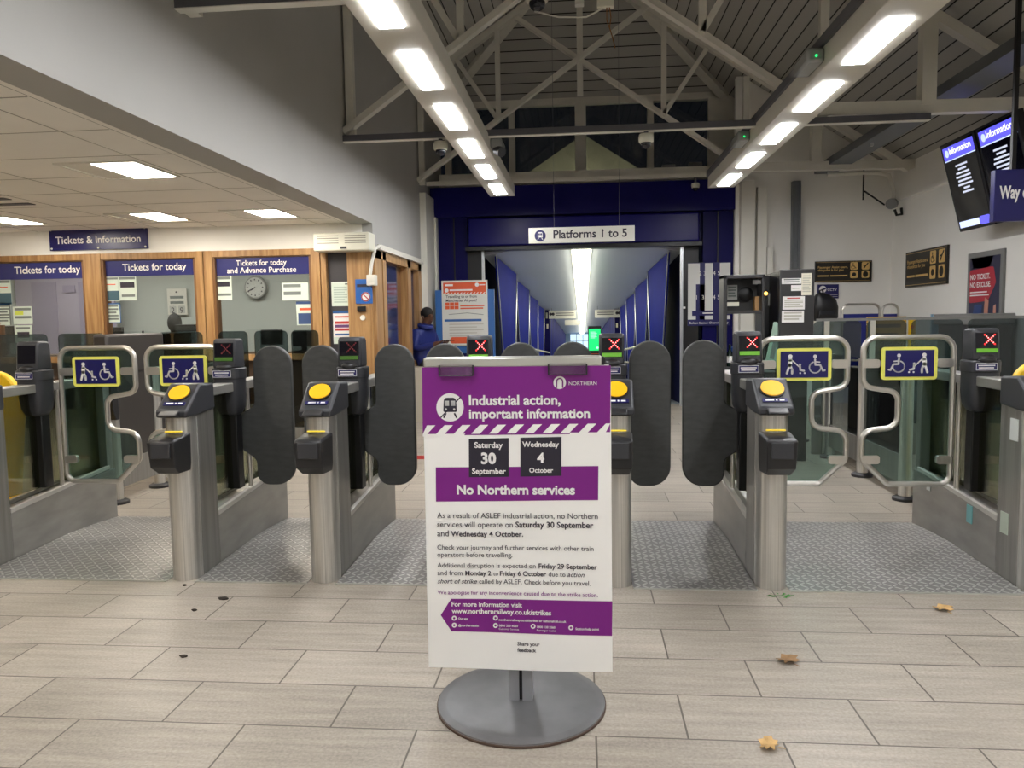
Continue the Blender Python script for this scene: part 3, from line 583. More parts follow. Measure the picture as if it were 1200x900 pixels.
a=at(926,300,Y=YB).x; b=at(935,300,Y=YB).x; mb.box(a,b,-.12,0,1.0,3.34).box(a+.01,a+.06,-.14,-.12,1.0,3.3).box(b-.04,b,-.13,-.12,1.0,3.3).build('duct',t)
for (p0,p1,top,bot,lab) in ((868,884,213,420,'tall white boxed duct beside the navy portal'),(888,899,219,420,'narrower white boxed duct beside the tall one'),(899,906,290,420,'short white boxed duct stepping down beside the narrower one')):
    a=at(p0,top,Y=YB-.1); b=at(p1,top,Y=YB-.1); tag(MB(WHITE).box(a.x,b.x,YB-.16 if p0==868 else YB-.12,YB-.002,0,a.z).build('duct_box'),lab,'duct')

# strip lights
NTH=['first','second','third','fourth','fifth','sixth','seventh','eighth','ninth','tenth']
def strip(x, y0, n, label):
    t=thing('strip_light',label,'strip light',(x,0,3.05)); y1=y0+1.2*(n-1)+.92+.12; ya=y0-.14
    MB(mk('fitting_white',(206,202,190),.45)).box(-.17,.17,ya,y1,.004,.15).build('body',t,bevel=.006)
    mb=MB(TRUNK).box(-.19,-.1,ya,y1,.15,.22); mb.build('trunking',t)
    for k in range(n): MB(STRIPE).box(-.072,.072,y0+.08+k*1.2,y0+k*1.2+.86,-.004,.004).build('diffuser',t)
    mb=MB(TRUNK)
    for y in (4.6,7.8):
        if ya<y<y1: mb.box(-.02,.02,y-.03,y+.03,.15,.3)
    mb.build('hanger',t); return t
strip(-1.07,4.84-7.2,11,'long white strip light with bright panels, hanging nearer the ticket windows'); strip(1.83,4.68-7.2,11,'long white strip light with bright panels, hanging nearer the information screens')
for (y,sx,x,lab) in ((5.75,-1,1.83,'clear emergency light box with green lamp clipped to the strip light near the top edge'),(8.1,-1,1.83,'clear emergency light box with green lamp farther along the strip light by the screens'),(8.0,1,-1.07,'grey floodlight clipped to the strip light by the ticket windows')):
    t=thing('emergency_light',lab,'emergency light',(x+sx*.228,y,3.14)); MB(mk('clear_plastic',(150,152,150),.2)).box(-.06,.06,-.16,.2,-.05,.05).build('housing',t,bevel=.02)
    if sx<0: MB(mk('green_led',(30,230,110),.4,emit=.8)).ball((0,-.165,-.01),.009).build('lamp',t)
    else: MB(CHAR).cyl((0,-.1,-.06),(.06,-.16,-.1),.05).build('lamp',t)
# recessed square lights in the low ceiling
for k,(x,y,lab) in enumerate(((-3.33,5.43,'square ceiling light nearest the viewer in the low ceiling'),(-6.1,7.75,'square ceiling light farthest from the portal in the row above the ticket windows'),(-4.48,7.77,'square ceiling light over the Tickets & Information board'),(-3.28,7.77,'square ceiling light nearest the side wall above the ticket windows'),(-3.33,3.0,'square ceiling light behind the viewer side of the low ceiling'),(-6.1,4.2,'square ceiling light over the outer ticket hall'))):
    t=thing('ceiling_light',lab,'ceiling light',(x,y,2.5),0,'square ceiling lights')
    mb=MB(WHITE)
    for a,b,c,d in ((-.3,.3,-.3,-.28),(-.3,.3,.28,.3),(-.3,-.28,-.28,.28),(.28,.3,-.28,.28)): mb.box(a,b,c,d,-.012,0)
    mb.box(-.28,-.05,-.28,.28,-.006,0).build('frame',t); MB(SOFE).box(-.05,.28,-.28,.28,-.008,0).build('diffuser',t)
t=thing('ceiling_vent','dark slotted vent in the low ceiling at the far edge','vent',(-5.3,6.6,2.5)); MB(BLACK).box(-.5,.3,-.2,-.1,-.006,0).build('slot',t); MB(BLACK).box(-.5,.3,.1,.2,-.006,0).build('slot',t)

# dome cameras and bits under the roof
def dome(p, r, label, up):
    t=thing('dome_camera',label,'camera',p,0,'dome cameras'); MB(CREAM).lathe([(r*.9,r*.95),(r*1.05,r*.5),(r,0),(r*.9,-r*.2)],n=20).build('housing',t); MB(LENS).ball((0,0,-r*.3),r*.72,r*.72,r*.7,14,8).build('dome',t)
    MB(TRUNK).cyl((0,0,r*.95),(0,0,up),r*.3,n=8).build('stem',t)
dome((-.31,5.9,3.72),.085,'large white dome camera hanging at the top of the view',1.4); dome((-1.38,7.72,3.07),.07,'white dome camera under the trunking beside the strip light near the ticket windows',.11)
dome((.63,7.72,3.07),.07,'white dome camera under the trunking in front of the dark high windows',.11); dome((1.70,11.92,3.3),.06,'white dome camera at the end of the navy lintel',.14); dome((1.43,5.6,3.75),.055,'dark small dome camera at the top edge between the strip lights',1.6)
t=thing('junction_box','cream junction box with orange wires hanging from the roof','junction box',at(711,4,Y=5.9)); MB(CREAM).box(-.07,.05,-.03,.03,-.03,.06).build('box',t,bevel=.005)
MB(mk('orange_wire',(150,100,50),.5)).tube([(.02,0,-.03),(.03,0,-.1),(.02,.01,-.17),(.04,0,-.24),(.06,0,-.32)],.004,6).tube([(.0,0,-.03),(.0,0,-.12),(.03,.01,-.2)],.004,6).build('wire',t); MB(WHITE).tube([(-.02,0,-.03),(-.15,0,-.09),(-.35,0,-.08),(-.53,0,-.03)],.006,6).build('cable',t); MB(TRUNK).cyl((0,0,.06),(0,0,1.9),.01,n=6).build('drop_rod',t)
t=thing('wall_camera','grey camera on a curved bracket in the far wall corner','camera',(4.44,11.7,2.93)); MB(MIDG).cyl((-.05,-.1,.0),(.02,.02,.02),.075,n=14).build('housing',t); MB(BLACK).tube([(.0,-.1,-.08),(.03,-.1,-.16),(.1,-.1,-.15),(.1,-.08,-.06)],.02,8).build('cable',t)
MB(TRUSS).tube([(.02,0,.05),(.02,0,.2),(-.05,0,.42),(-.2,0,.46),(-.9,0,.46)],.03,8).build('bracket',t); MB(BLACK).tube([(-.1,0,.0),(-.38,0,.2),(-.4,0,.2)],.012,6).tube([(-.4,0,.08),(-.4,0,.5)],.012,6).build('aerial',t)
t=thing('electrical_box','row of grey electrical boxes on the lintel top by the strip light end','box',(0,YB+.3,3.42)); MB(MIDG).box(1.25,1.45,0,.1,.12,.3).build('box',t,bevel=.01); MB(MIDG).box(1.5,1.62,0,.1,.1,.2).build('box',t,bevel=.01); MB(MIDG).box(1.66,1.86,0,.1,.12,.32).build('box',t,bevel=.01)

# hanging signs
t=thing('platform_sign','white hanging sign reading Platforms 1 to 5 with a train roundel','sign',(0,10.4,2.38)); x0,x1=-.70,.70
o=MB(WHITE).box(x0,x1,0,.05,0,.205).build('board',t,bevel=.004)
mb=MB(SIGNNAVY).disc(-.545,.1,.075,-.001); mb2=mb; pic_train(mb,WHT,SIGNNAVY,-.545,.105,.066,-.003); mb.build('roundel',t)
text('Platforms 1 to 5',-.37,.062,INK,t,width=.97,bold=.02,y=-.002); MB(INK).stroke([(.2925,.148),(.27,.132)],.013,-.0015,.001,False).build('numeral_flag',t)
MB(TRUNK).cyl((-.36,.025,.2),(-.36,.025,3.9),.0025,n=6).build('wire',t); MB(TRUNK).cyl((.5,.025,.2),(.5,.025,3.9),.0025,n=6).build('wire',t)
t=thing('way_out_sign','navy hanging Way out sign cut off by the frame beside the screens','sign',(2.99,6.0,2.03),0); MB(SIGNNAVY).box(0,.8,0,.06,0,.37).build('board',t,bevel=.004)
text('Way out',.035,.165,WHT,t,width=.26,size=.125,maxh=1,bold=.03,y=-.003); MB(BLACK).box(.12,.15,.01,.04,.37,2.35).build('pole',t); MB(BLACK).box(.66,.69,.01,.04,.37,2.0).build('pole',t)

# information screens tilted on the right-hand wall
for (y0,lab) in ((8.86,'tall black information screen farther from the viewer, over the poster'),(8.08,'tall black information screen nearer the viewer, partly behind the Way out sign')):
    t=thing('information_screen',lab,'screen',(4.25,y0,2.275),-math.pi/2,'tilted information screens')
    def rotp(o): o.rotation_euler=(R(14.5),0,0); return o
    rotp(MB(BLACK).box(-.375,.375,0,.07,0,.99).build('casing',t,bevel=.006))
    mb=MB(mk('screen_face',(10,11,18),.1,emit=.02)).rect(-.33,.33,.03,.965,-.001); mb.use(SCRB).rect(-.33,.33,.80,.94,-.002); mb.use(SCRL).rect(-.33,.33,.785,.797,-.002).rect(-.33,.1,.04,.11,-.002).disc(-.25,.87,.04,-.004); mb.use(SCRB).prism(fillet([(.1,.03),(.33,.03),(.33,.12),(.1,.12)],.04),'y',-.005,-.002)
    mb.use(SCRW)
    for k,(a,b) in enumerate(((-.13,.12),(-.09,.08),(-.15,.13),(-.17,.14),(-.14,.14),(-.16,.15),(-.06,.07),(-.1,.13))): mb.rect(a,b,.70-k*.042,.72-k*.042,-.003)
    rotp(mb.build('display',t)); rotp(text('Information',-.19,.85,mk('screen_white',(240,240,255),.4,emit=.7),t,width=.46,y=-.005,bold=.01))
    MB(BLACK).box(-.1,.1,.03,.315,.35,.55).build('wall_bracket',t)

# right and far wall signs
def yellow_sign(loc,rz,w,h,label):
    t=thing('assistance_sign',label,'sign',loc,rz); MB(BLKB).box(-w,w,0,.03,0,h).build('board',t)
    mb=MB(GOLD)
    for a,b in ((.05,.06),(.94,.95)): mb.rect(-w*.97,w*.97,h*a,h*b,-.001)
    mb.use(GOLD); k=.135*2*w
    for cx in (.62,.82):
        for cz in (.5,.1): mb.prism(fillet([(-w+2*w*cx,h*(cz+.07)),(-w+2*w*cx+k,h*(cz+.07)),(-w+2*w*cx+k,h*(cz+.07)+k),(-w+2*w*cx,h*(cz+.07)+k)],.02),'y',-.002,0)
    mb.use(BLKB); c=lambda i,j:(-w+2*w*(.62,.82)[i]+k/2,h*((.5,.1)[j]+.07)+k/2)
    p=c(0,0); pic_wheelchair(mb,p[0]-.02,p[1]-k*.38,k*.75,-.002); p=c(1,0); mb.stroke([(p[0]-k*.2,p[1]-k*.3),(p[0],p[1]),(p[0]+k*.3,p[1]+k*.35)],k*.14,-.002); mb.stroke([(p[0]-k*.25,p[1]),(p[0]+k*.1,p[1]+k*.1)],k*.1,-.002)
    p=c(0,1); mb.disc(p[0],p[1],k*.26,-.002); p=c(1,1); mb.disc(p[0],p[1],k*.34,-.002,rz=k*.4)
    mb.build('symbol',t)
    text('Passenger Assist users,',-w*.9,h*.66,GOLD,t,width=w*1.05,bold=.012); text('this point is for you',-w*.9,h*.53,GOLD,t,width=w*.9,bold=.012)
    mb=MB(GOLD).rect(-w*.9,-w*.5,h*.27,h*.33,-.001).rect(-w*.46,w*.14,h*.27,h*.33,-.001); mb.build('print',t)
yellow_sign((XR-.03,10.8,1.735),-math.pi/2,.62,.485,'black and gold help point sign on the white side wall, tilted away from the viewer')
p=at(955,331,Y=YB-.03); q=at(1022,305,Y=YB-.03); yellow_sign(((p.x+q.x)/2,YB-.03,p.z),0,(q.x-p.x)/2,q.z-p.z,'black and gold help point sign on the far wall above the CCTV sign')
p=at(958,350,Y=YB-.02); q=at(983,333,Y=YB-.02); w=(q.x-p.x)/2; h=q.z-p.z
t=thing('cctv_sign','small navy CCTV sign on the far wall above the backpack','sign',((p.x+q.x)/2,YB-.02,p.z)); MB(SIGNNAVY).box(-w,w,0,.02,0,h).build('board',t)
mb=MB(WHT).disc(-w*.52,h*.66,h*.25,-.001).use(SIGNNAVY).stroke([(-w*.6,h*.62),(-w*.3,h*.7)],h*.12,-.003).use(WHT).rect(-w*.3,w*.9,h*.24,h*.26,-.001).rect(w*.1,w*.9,h*.12,h*.14,-.001); mb.build('symbol',t); text('CCTV',-w*.08,h*.54,WHT,t,width=w*.9,bold=.02)
# framed poster
t=thing('framed_poster','grey framed red and navy No ticket No excuse poster on the side wall','poster',(XR-.03,9.26,1.2),-math.pi/2); MB(MIDG).box(-.39,.39,0,.03,0,.86).build('frame',t,bevel=.005)
mb=MB(mk('poster_navy',(44,46,74),.3)).rect(-.33,.33,.05,.8,-.001); mb.use(mk('poster_dark',(26,28,44),.3)).prism([(-.3,.8),(.2,.8),(.1,.66),(-.25,.68)],'y',-.003,-.001); mb.use(mk('poster_red',(186,44,62),.35)).prism(fillet([(-.33,.28),(.1,.3),(.26,.5),(.2,.68),(-.33,.66)],.04),'y',-.004,-.001)
mb.use(mk('poster_skin',(196,138,118),.4)).prism([(.02,.06),(.1,.06),(.12,.3),(.04,.34)],'y',-.006,-.003).prism([(.22,.06),(.28,.06),(.27,.26),(.22,.24)],'y',-.004,-.001); mb.use(mk('poster_blue',(40,66,120),.3)).prism([(-.25,.06),(-.05,.06),(-.02,.26),(-.2,.26)],'y',-.004,-.001); mb.build('print',t)
text('NO TICKET.',-.30,.55,WHT,t,width=.44,bold=.03,y=-.008); text('NO EXCUSE.',-.30,.46,WHT,t,width=.46,bold=.03,y=-.008)
mb=MB(WHT).rect(-.3,.08,.395,.41,-.005).rect(-.3,.12,.36,.375,-.005); mb.build('small_print',t)
t=thing('ticket_machine','grey wall-side machine top below the framed poster','ticket machine',(4.3,9.0,0)); MB(MIDG).box(-.22,.22,-.45,.45,1.24,1.36).build('top',t,bevel=.01); MB(CHAR).box(-.18,.22,-.4,.4,0,1.24).build('body',t); MB(GREYP).box(-.1,.0,-.05,.05,1.0,1.24).build('neck',t)

# station map on the navy jamb
p=at(806,382,Y=YB+.1); q=at(856,307,Y=YB+.1); w=(q.x-p.x)/2; h=q.z-p.z
t=thing('station_map','white and navy station overview map board on the portal jamb','map',((p.x+q.x)/2,YB+.1,p.z)); MB(SIGNNAVY).box(-w,w,0,.04,0,h).build('board',t)
mb=MB(mk('map_white',(226,226,222),.5)).rect(-w,w,h*.1,h*.99,-.001); mb.use(SIGNNAVY).rect(-w*.44,-w*.2,h*.1,h*.99,-.002).rect(-w*.62,-w*.2,h*.1,h*.66,-.002).rect(.18*w,.5*w,h*.1,h*.99,-.002).rect(-w*.8,w,h*.16,h*.24,-.003); mb.use(WHT).rect(-w*.3,w*.2,h*.19,h*.21,-.005); mb.build('plan',t)
for s_,x,z in (('2 3',-.32,.8),('4 5',.34,.8),('1  3',-.42,.42),('4 5',.34,.42)): text(s_,x*w,z*h,WHT,t,size=.09,align='CENTER',y=-.006)
text('Bolton Station Overview Map',-w*.92,h*.03,WHT,t,width=w*1.84,y=-.003)
tag(MB(WHT).box(1.52,1.58,YB+.08,YB+.1,1.5,1.53).build('label_plate'),'tiny white label plate on the portal jamb beside the map','label')

# ------------------------------------------------------------------ ticket gates
GW=.15
def oval(mb,c,rx,n,t): pass
def leaf(root, x, y, sx):      # glazed wide-lane door leaf, hinged at x, reaching sx
    W=.50; z0,z1=.375,1.235; Hh=z1-z0
    P=[(0,z0),(.70*W,z0),(W,z0+.17*Hh),(W,z0+.365*Hh),(.60*W,z0+.39*Hh),(.60*W,z0+.63*Hh),(W,z0+.67*Hh),(W,z1),(0,z1)]
    rad=[.06,.03,.05,.07,.07,.06,.06,.075,.075]
    out=fillet(P,rad,6)
    out=[(x+sx*a,b) for a,b in out]
    g=MB(G_DOOR); ins=[]; cx=sum(p[0] for p in out)/len(out)
    g.prism(out,'y',y-.005,y+.005); d=g.build('door_leaf',root)
    MB(TUBE).tube([(a,y,b) for a,b in out],.0165,10,closed=True).build('tube_frame',d)
    c=x+sx*W*.5; sb=MB(YELB).prism(fillet([(c-.155,.99),(c+.155,.99),(c+.155,1.18),(c-.155,1.18)],.02),'y',y-.02,y-.008)
    sb.use(SIGNNAVY).rect(c-.135,c+.135,1.008,1.162,y-.0205,.002); sb.build('sign_plate',d)
    m=MB(WHT); pic_person_buggy(m,c-sx*.08,1.03,.115,y-.0228,sx); m.build('buggy_pictogram',d); m=MB(WHT); pic_wheelchair(m,c+sx*.055,1.035,.105,y-.0228,sx); m.build('wheelchair_pictogram',d)
    for zz,a,b in ((1.085,.0,.09),(1.085,W-.09,W),(.52,.0,.08),(.52,W-.1,W)):
        xa,xb=sorted((x+sx*a,x+sx*b)); MB(TUBE).prism(fillet([(xa,zz-.025),(xb,zz-.025),(xb,zz+.025),(xa,zz+.025)],.015),'y',y-.016,y+.012).build('clamp',d)
def paddle(root, x, y, sx, gap):      # x = cabinet face, reaches to lane middle minus gap
    z0,z1=.36,1.235; e=gap; w=.245
    P=[(e-w,z0),(e,z0),(e,z1),(e-w,z1),(e-w,.86),(e-w-.11,.80),(e-w-.15,.76),(e-w-.15,.61),(e-w-.1,.59),(e-w,.52)]
    rad=[.12,.12,.122,.122,.05,.03,.02,.02,.03,.05]
    out=[(x+sx*a,b) for a,b in fillet(P,rad,8)]
    o=MB(PAD).prism(out,'y',y-.022,y+.022).build('paddle',root,bevel=.008,seg=2)
def gate(x, label, L, Rr, lit=2):
    r=thing('ticket_gate',label,'ticket gate',(x,0,0),0,'ticket gates across the hall'); h=GW/2
    # front column with rounded nose
    nose=[(h*math.cos(a),3.945-h*math.sin(a)) for a in [math.pi*k/14 for k in range(15)]]
    MB(STEEL).prism(nose+[(-h,3.97),(h,3.97)],'z',0,.90).build('column',r)
    MB(STEEL_D).box(-h-.002,h+.002,3.972,4.17,0,.93).build('tower',r,bevel=.004)
    MB(STEEL_H).prism([(4.172,0),(5.2,0),(5.2,.36),(4.172,.29)],'x',-h-.001,h+.001).build('plinth',r,bevel=.003)
    mb=MB(SILL)
    for s in (-1,1): mb.prism([(4.175,.285),(5.14,.365),(5.14,.385),(4.175,.312)],'x',s*h-.022 if s>0 else -h-.002,h+.002 if s>0 else -h+.022)
    mb.build('sill',r)
    MB(STEEL_H).box(-.055,.055,4.17,5.2,.965,1.02).build('top_rail',r,bevel=.006); MB(STEEL_D).box(-h+.01,h-.01,5.13,5.2,.36,.97).build('end_post',r,bevel=.004)
    MB(G_BAY).box(-.006,.006,4.175,5.13,.36,.965).build('bay_glass',r)
    # reader head
    hd=MB(CHAR).prism([(3.85,.885),(3.85,.925),(3.87,.935),(4.01,1.055),(4.17,1.045),(4.17,.90),(3.99,.885)],'x',-.087,.087).build('reader_head',r,bevel=.012,seg=2)
    n=Vector((0,-.12,.14)).normalized(); c=Vector((0,3.952,1.006)); up=Vector((0,.14,.12)).normalized()
    def dsk(rx,ry,o0,o1,m,nm):
        mb=MB(m); rings=[]
        for o in (o0,o1): rings.append([c+n*o+Vector((1,0,0))*rx*math.cos(2*math.pi*k/28)+up*ry*math.sin(2*math.pi*k/28) for k in range(28)])
        mb.loft(rings); return mb.build(nm,hd)
    dsk(.064,.06,.0,.006,CHARD,'reader_rim'); dsk(.057,.053,.0,.011,YEL,'card_reader')
    mb=MB(SIGNNAVY); q=c-up*.078
    M=Matrix(((1,0,0,q.x),(0,up.y,n.y,q.y),(0,up.z,n.z,q.z),(0,0,0,1))); mb.box(-.06,.06,-.012,.012,0,.0035,M).use(WHT)
    for a,b in ((-.045,-.005),(.004,.012),(.022,.045)): mb.box(a,b,-.005,.005,.0035,.0045,M)
    mb.build('reader_label',hd)
    MB(CHARD).prism([(3.845,.885),(3.80,.895),(3.80,.905),(3.845,.925)],'x',-.05,.05).build('ticket_slot',hd,bevel=.006)
    # ticket box below
    rr=[]
    MB(CHARD).loft([[(-.058,3.80,.60),(.058,3.80,.60),(.07,3.90,.60),(-.07,3.90,.60)],[(-.068,3.745,.64),(.068,3.745,.64),(.075,3.90,.64),(-.075,3.90,.64)],[(-.072,3.73,.775),(.072,3.73,.775),(.078,3.9,.795),(-.078,3.9,.795)],[(-.064,3.748,.787),(.064,3.748,.787),(.068,3.9,.80),(-.068,3.9,.80)]]).build('ticket_box',r,bevel=.008)
    MB(CHAR).box(-.052,.052,3.727,3.736,.69,.77).build('box_flap',r,bevel=.003)
    MB(GLOWY).box(-.048,.048,3.863,3.873,.806,.814).build('slot_light',r,bevel=.003)
    # display on its black stalk
    yd=4.55
    MB(BLACK).box(-.045,.045,yd-.03,yd+.05,.36,.86).build('display_stalk',r,bevel=.006)
    mb=MB(CHAR); mb.loft([mb.sring(0,yd,z,hx,hy,e) for z,hx,hy,e in ((.815,.04,.04,3),(.825,.06,.058,3),(.86,.078,.074,3.2),(.93,.084,.08,3.6),(1.04,.085,.081,3.8),(1.045,.089,.085,3.8),(1.10,.089,.085,3.8),(1.107,.084,.08,3.8))]); b=mb.build('display_base',r)
    MB(BLACK).loft([MB(BLACK).sring(0,yd,1.040,.0885,.0845,3.8),MB(BLACK).sring(0,yd,1.044,.0885,.0845,3.8)]).build('seam',b)
    m=MB(SIGNNAVY).rect(-.066,.05,1.052,1.094,yd-.085,.003); m.use(WHT)
    for a,c_,z in ((-.064,.048,1.0535),(-.064,.048,1.091),): m.rect(a,c_,z,z+.0025,yd-.0875,.001)
    m.rect(-.064,-.0615,1.053,1.093,yd-.0875,.001).rect(.0455,.048,1.053,1.093,yd-.0875,.001)
    m.rect(-.053,.036,1.077,1.083,yd-.0875,.001).rect(-.05,.03,1.064,1.07,yd-.0875,.001); m.build('label_plate',b)
    mb=MB(CHAR).prism([(yd-.072,1.105),(yd-.057,1.27),(yd-.04,1.284),(yd+.04,1.284),(yd+.06,1.265),(yd+.068,1.105)],'x',-.072,.072); dh=mb.build('display_head',r,bevel=.012,seg=2)
    sl=math.atan(.015/.17); M=Matrix.Translation((0,yd-.0725,1.105))@Matrix.Rotation(-sl,4,'X')
    m=MB(SCR).box(-.058,.058,-.002,.003,.045,.155,M); m.build('screen',dh)
    if lit:  # dimming of displays viewed sideways is put into the duller colours
     m=MB(GREENL if lit>1 else mk('screen_green_dim',(72,112,40),.4)).box(-.056,.056,-.005,0,.046,.068,M); m.build('green_strip',dh)
    m=MB(REDX if lit>1 else mk('red_dim',(120,34,44),.4))
    for s in (-1,1):
        for k in range(7):
            t=(k-3)/3; X,Z=.014+t*.026,.118+s*t*.026; m.box(X-.0036,X+.0036,-.005,0,Z-.0036,Z+.0036,M)
    m.use(PINK)
    for s in (-1,1) if lit>1 else ():
        for k in range(5):
            t=(k-2)/3; X,Z=.014+t*.026,.118+s*t*.026; m.box(X-.0022,X+.0022,-.006,0,Z-.0022,Z+.0022,M)
    if lit: m.build('red_cross',dh)
    MB(CHARD).ball((0,yd-.062,1.112),.052,.04,.026,16,8).build('sensor_dome',dh)
    MB(CHARD).box(h-.002,h+.004,4.09,4.13,.9,.94).build('side_socket',r)
    for s,kind in ((-1,L),(1,Rr)):
        MB(TUBE).cyl((s*.055,4.66,.34),(s*.055,4.66,.97),.014,n=10).build('pivot_rod',r)
        if kind=='p': paddle(r,s*h,4.66,s,.3125-.035)
        elif kind=='d': leaf(r,s*(h+.02),4.66,s)
    return r
gate(-3.425,'outermost steel ticket gate below the ticket windows, cut off by the frame edge',None,'d',0)
gate(-2.155,'steel ticket gate with glass door and black paddle, nearer the ticket windows','d','p',1)
gate(-1.38,'fully visible steel ticket gate with black paddles both sides, nearer the ticket windows','p','p',1)
gate(-.605,'steel ticket gate almost wholly hidden behind the purple notice','p','p')
gate(.17,'steel ticket gate partly covered by the edge of the purple notice','p','p')
gate(.945,'steel ticket gate in front of the open grey kiosk','p','d')
g=gate(2.225,'outermost steel ticket gate below the information screens, pale stickers on its side','d',None)
mb=MB(mk('sticker_pale',(196,206,190),.4)); h=GW/2
MB(mk('sticker_white',(206,210,206),.4)).box(-h-.006,-h-.002,4.0,4.07,.73,.84).build('sticker',g); mb.box(-h-.006,-h-.002,4.06,4.13,.24,.35).build('sticker',g); MB(mk('sticker_teal',(120,186,188),.35)).box(-h-.006,-h-.002,4.42,4.48,.2,.3).build('sticker',g)
MB(mk('sticker_white',(0,0,0))).box(-h-.006,-h-.002,4.94,4.99,.27,.31).build('sticker',g)
# tread plate ramps between the gates
def ramp(x0,x1,label):
    mb=MB(TREAD).prism([(3.865,0),(3.865,.004),(4.35,.018),(4.65,.03),(4.9,.022),(5.19,.004),(5.19,0)],'x',x0,x1).use(ALU).box(x0,x1,3.853,3.866,0,.006)
    tag(mb.build('ramp_plate'),label,'ramp','tread plate ramps')
ramp(-3.345,-2.235,'wide tread plate ramp in the wide lane by the ticket windows'); ramp(-2.075,-1.46,'tread plate ramp between the first two ticket gates next to the wide lane'); ramp(-1.3,-.685,'tread plate ramp on the ticket window side of the purple notice'); ramp(-.525,.09,'tread plate ramp hidden behind the purple notice'); ramp(.25,.865,'tread plate ramp between the purple notice and the gate before the kiosk'); ramp(1.025,2.145,'wide tread plate ramp in the wide lane below the information screens')
# yellow rounded boards seen behind the two outer gates
for x,y,lab in ((-4.1,4.9,'yellow round-topped plastic board behind the outermost gate by the ticket windows'),(2.86,4.9,'yellow round-topped plastic board behind the outermost gate below the screens')):
    t=thing('yellow_board',lab,'board',(x,y,0)); MB(YELP).prism(fillet([(-.22,.02),(.22,.02),(.31,.8),(.26,1.08),(-.26,1.08),(-.31,.8)],[.03,.03,.1,.2,.2,.1]),'y',-.03,.03).build('panel',t,bevel=.012); MB(YELP).box(-.3,.3,-.2,.2,0,.05).build('foot',t,bevel=.02)

# ------------------------------------------------------------------ fences behind the gates
def fence(x, ys, label, mat, tops, black=False):
    t=thing('barrier_fence',label,'fence',(x,0,0)); 
    for k,y in enumerate(ys):
        MB(STEEL).tube([(0,y,0.02),(0,y,tops[k])],.045,16).build('post',t); MB(CHARD).lathe([(.085,0),(.085,.02),(.06,.035)],(0,y,0),20).build('foot',t)
    for k in range(len(ys)-1):
        a,b=ys[k]+.05,ys[k+1]-.05; MB(STEEL_D).box(-.025,.025,a,b,.12,.33).build('kick_rail',t); MB(mat).box(-.012,.012,a,b,.33,tops[k]).build('panel',t)
    return t
t=fence(-3.6,(5.6,6.2,7.3),'grey panelled barrier on steel posts standing behind the ticket window side gates',BROWNG,(1.0,1.0,1.0))
MB(BROWNG).box(-.1,.02,5.55,6.35,1.0,1.31).build('head_box',t,bevel=.02); MB(G_SMOKE).box(-.04,-.02,6.38,6.9,1.0,1.3).build('head_pane',t)
MB(CHARD).prism([(5.48,.92),(5.48,.75),(5.52,.66),(5.56,.66),(5.56,.92)],'x',-.02,.08).build('ticket_box',t,bevel=.006)
fence(2.36,(5.85,6.72,7.6),'smoked glass barrier on steel posts standing behind the wide lane below the screens',G_SMOKE,(1.0,1.0,1.0))
def gpanel(px0,px1,Y,z1,label,grp,mat=G_SMOKE):
    x0,x1=at(px0,390,Y=Y).x,at(px1,390,Y=Y).x; w=(x1-x0)/2
    t=thing('glass_screen',label,'glass screen',((x0+x1)/2,Y,0),0,grp)
    MB(mat).prism(fillet([(-w,.12),(w,.12),(w,z1),(-w,z1)],[0,0,.05,.05]),'y',-.006,.006).build('panel',t); MB(STEEL_D).box(-w,w,-.02,.02,0,.3).build('rail',t)
YG=7.7
for a,b,lab in ((-40,55,'smoked glass screen panel at the frame edge below the first ticket window'),(68,122,'smoked glass screen panel below the first ticket window, next to the oak mullion'),(185,237,'smoked glass screen panel below the middle ticket window'),(256,290,'smoked glass screen panel under the notice beside the clock'),(298,337,'smoked glass screen panel directly under the wall clock'),(341,373,'smoked glass screen panel under the blue and white notice of the clock window')): gpanel(a,b,YG,1.30,lab,'smoked glass screens')
YH=7.8
for a,b,lab in ((953,1009,'dark glass screen panel beside the kiosk door'),(1015,1062,'dark glass screen panel under the far help point sign'),(1068,1128,'dark glass screen panel under the side wall help point sign'),(1134,1330,'dark glass screen panel at the frame edge under the framed poster')): gpanel(a,b,YH,1.31,lab,'dark glass screens')
t=thing('screen_rail','grey top rail along the dark glass screens below the far wall signs','rail',(0,YH,1.31)); MB(MIDG).box(2.28,5.4 if False else 4.5,-.02,.02,.0,.025).build('rail',t)
for x in (2.37,2.80): MB(ALU).box(x-.025,x+.025,-.03,.03,-1.31,.0).build('post',t)
# clutter behind the dark screens
def panel(px,w,Y,z0,z1,m,label,name,cat):
    x=at(px,390,Y=Y).x; t=thing(name,label,cat,(x,Y,0)); MB(m).box(-w/2,w/2,0,.03,z0,z1).build('panel',t); MB(MIDG).box(-w/2,w/2,-.15,.15,0,.03).build('foot',t); MB(MIDG).box(-.02,.02,.03,.06,0,z1-.05).build('upright',t); return t
t=panel(1039,.42,9.0,.35,1.34,mk('board_amber',(196,150,34),.5),'amber warning board with black lettering rows behind the dark glass','notice_board','board')
mb=MB(BLKB)
for k,(a,b) in enumerate(((-.13,.15),(-.15,.12),(-.12,.14),(-.15,.15))): mb.rect(a,b,1.22-k*.1,1.26-k*.1,-.001)
mb.build('print',t)
t=panel(1069,.07,9.0,.1,1.33,YELP,'narrow yellow upright board behind the dark glass','notice_board','board'); MB(ORG).rect(-.02,.02,1.2,1.24,-.001).rect(-.02,.02,1.1,1.14,-.001).build('print',t)
panel(1100,.17,9.6,.2,1.36,PALEB,'pale blue panel behind the dark glass, nearer the yellow upright','display_panel','panel'); panel(1121,.15,9.6,.2,1.36,PALEB,'pale blue panel behind the dark glass, nearer the outermost gate','display_panel','panel')
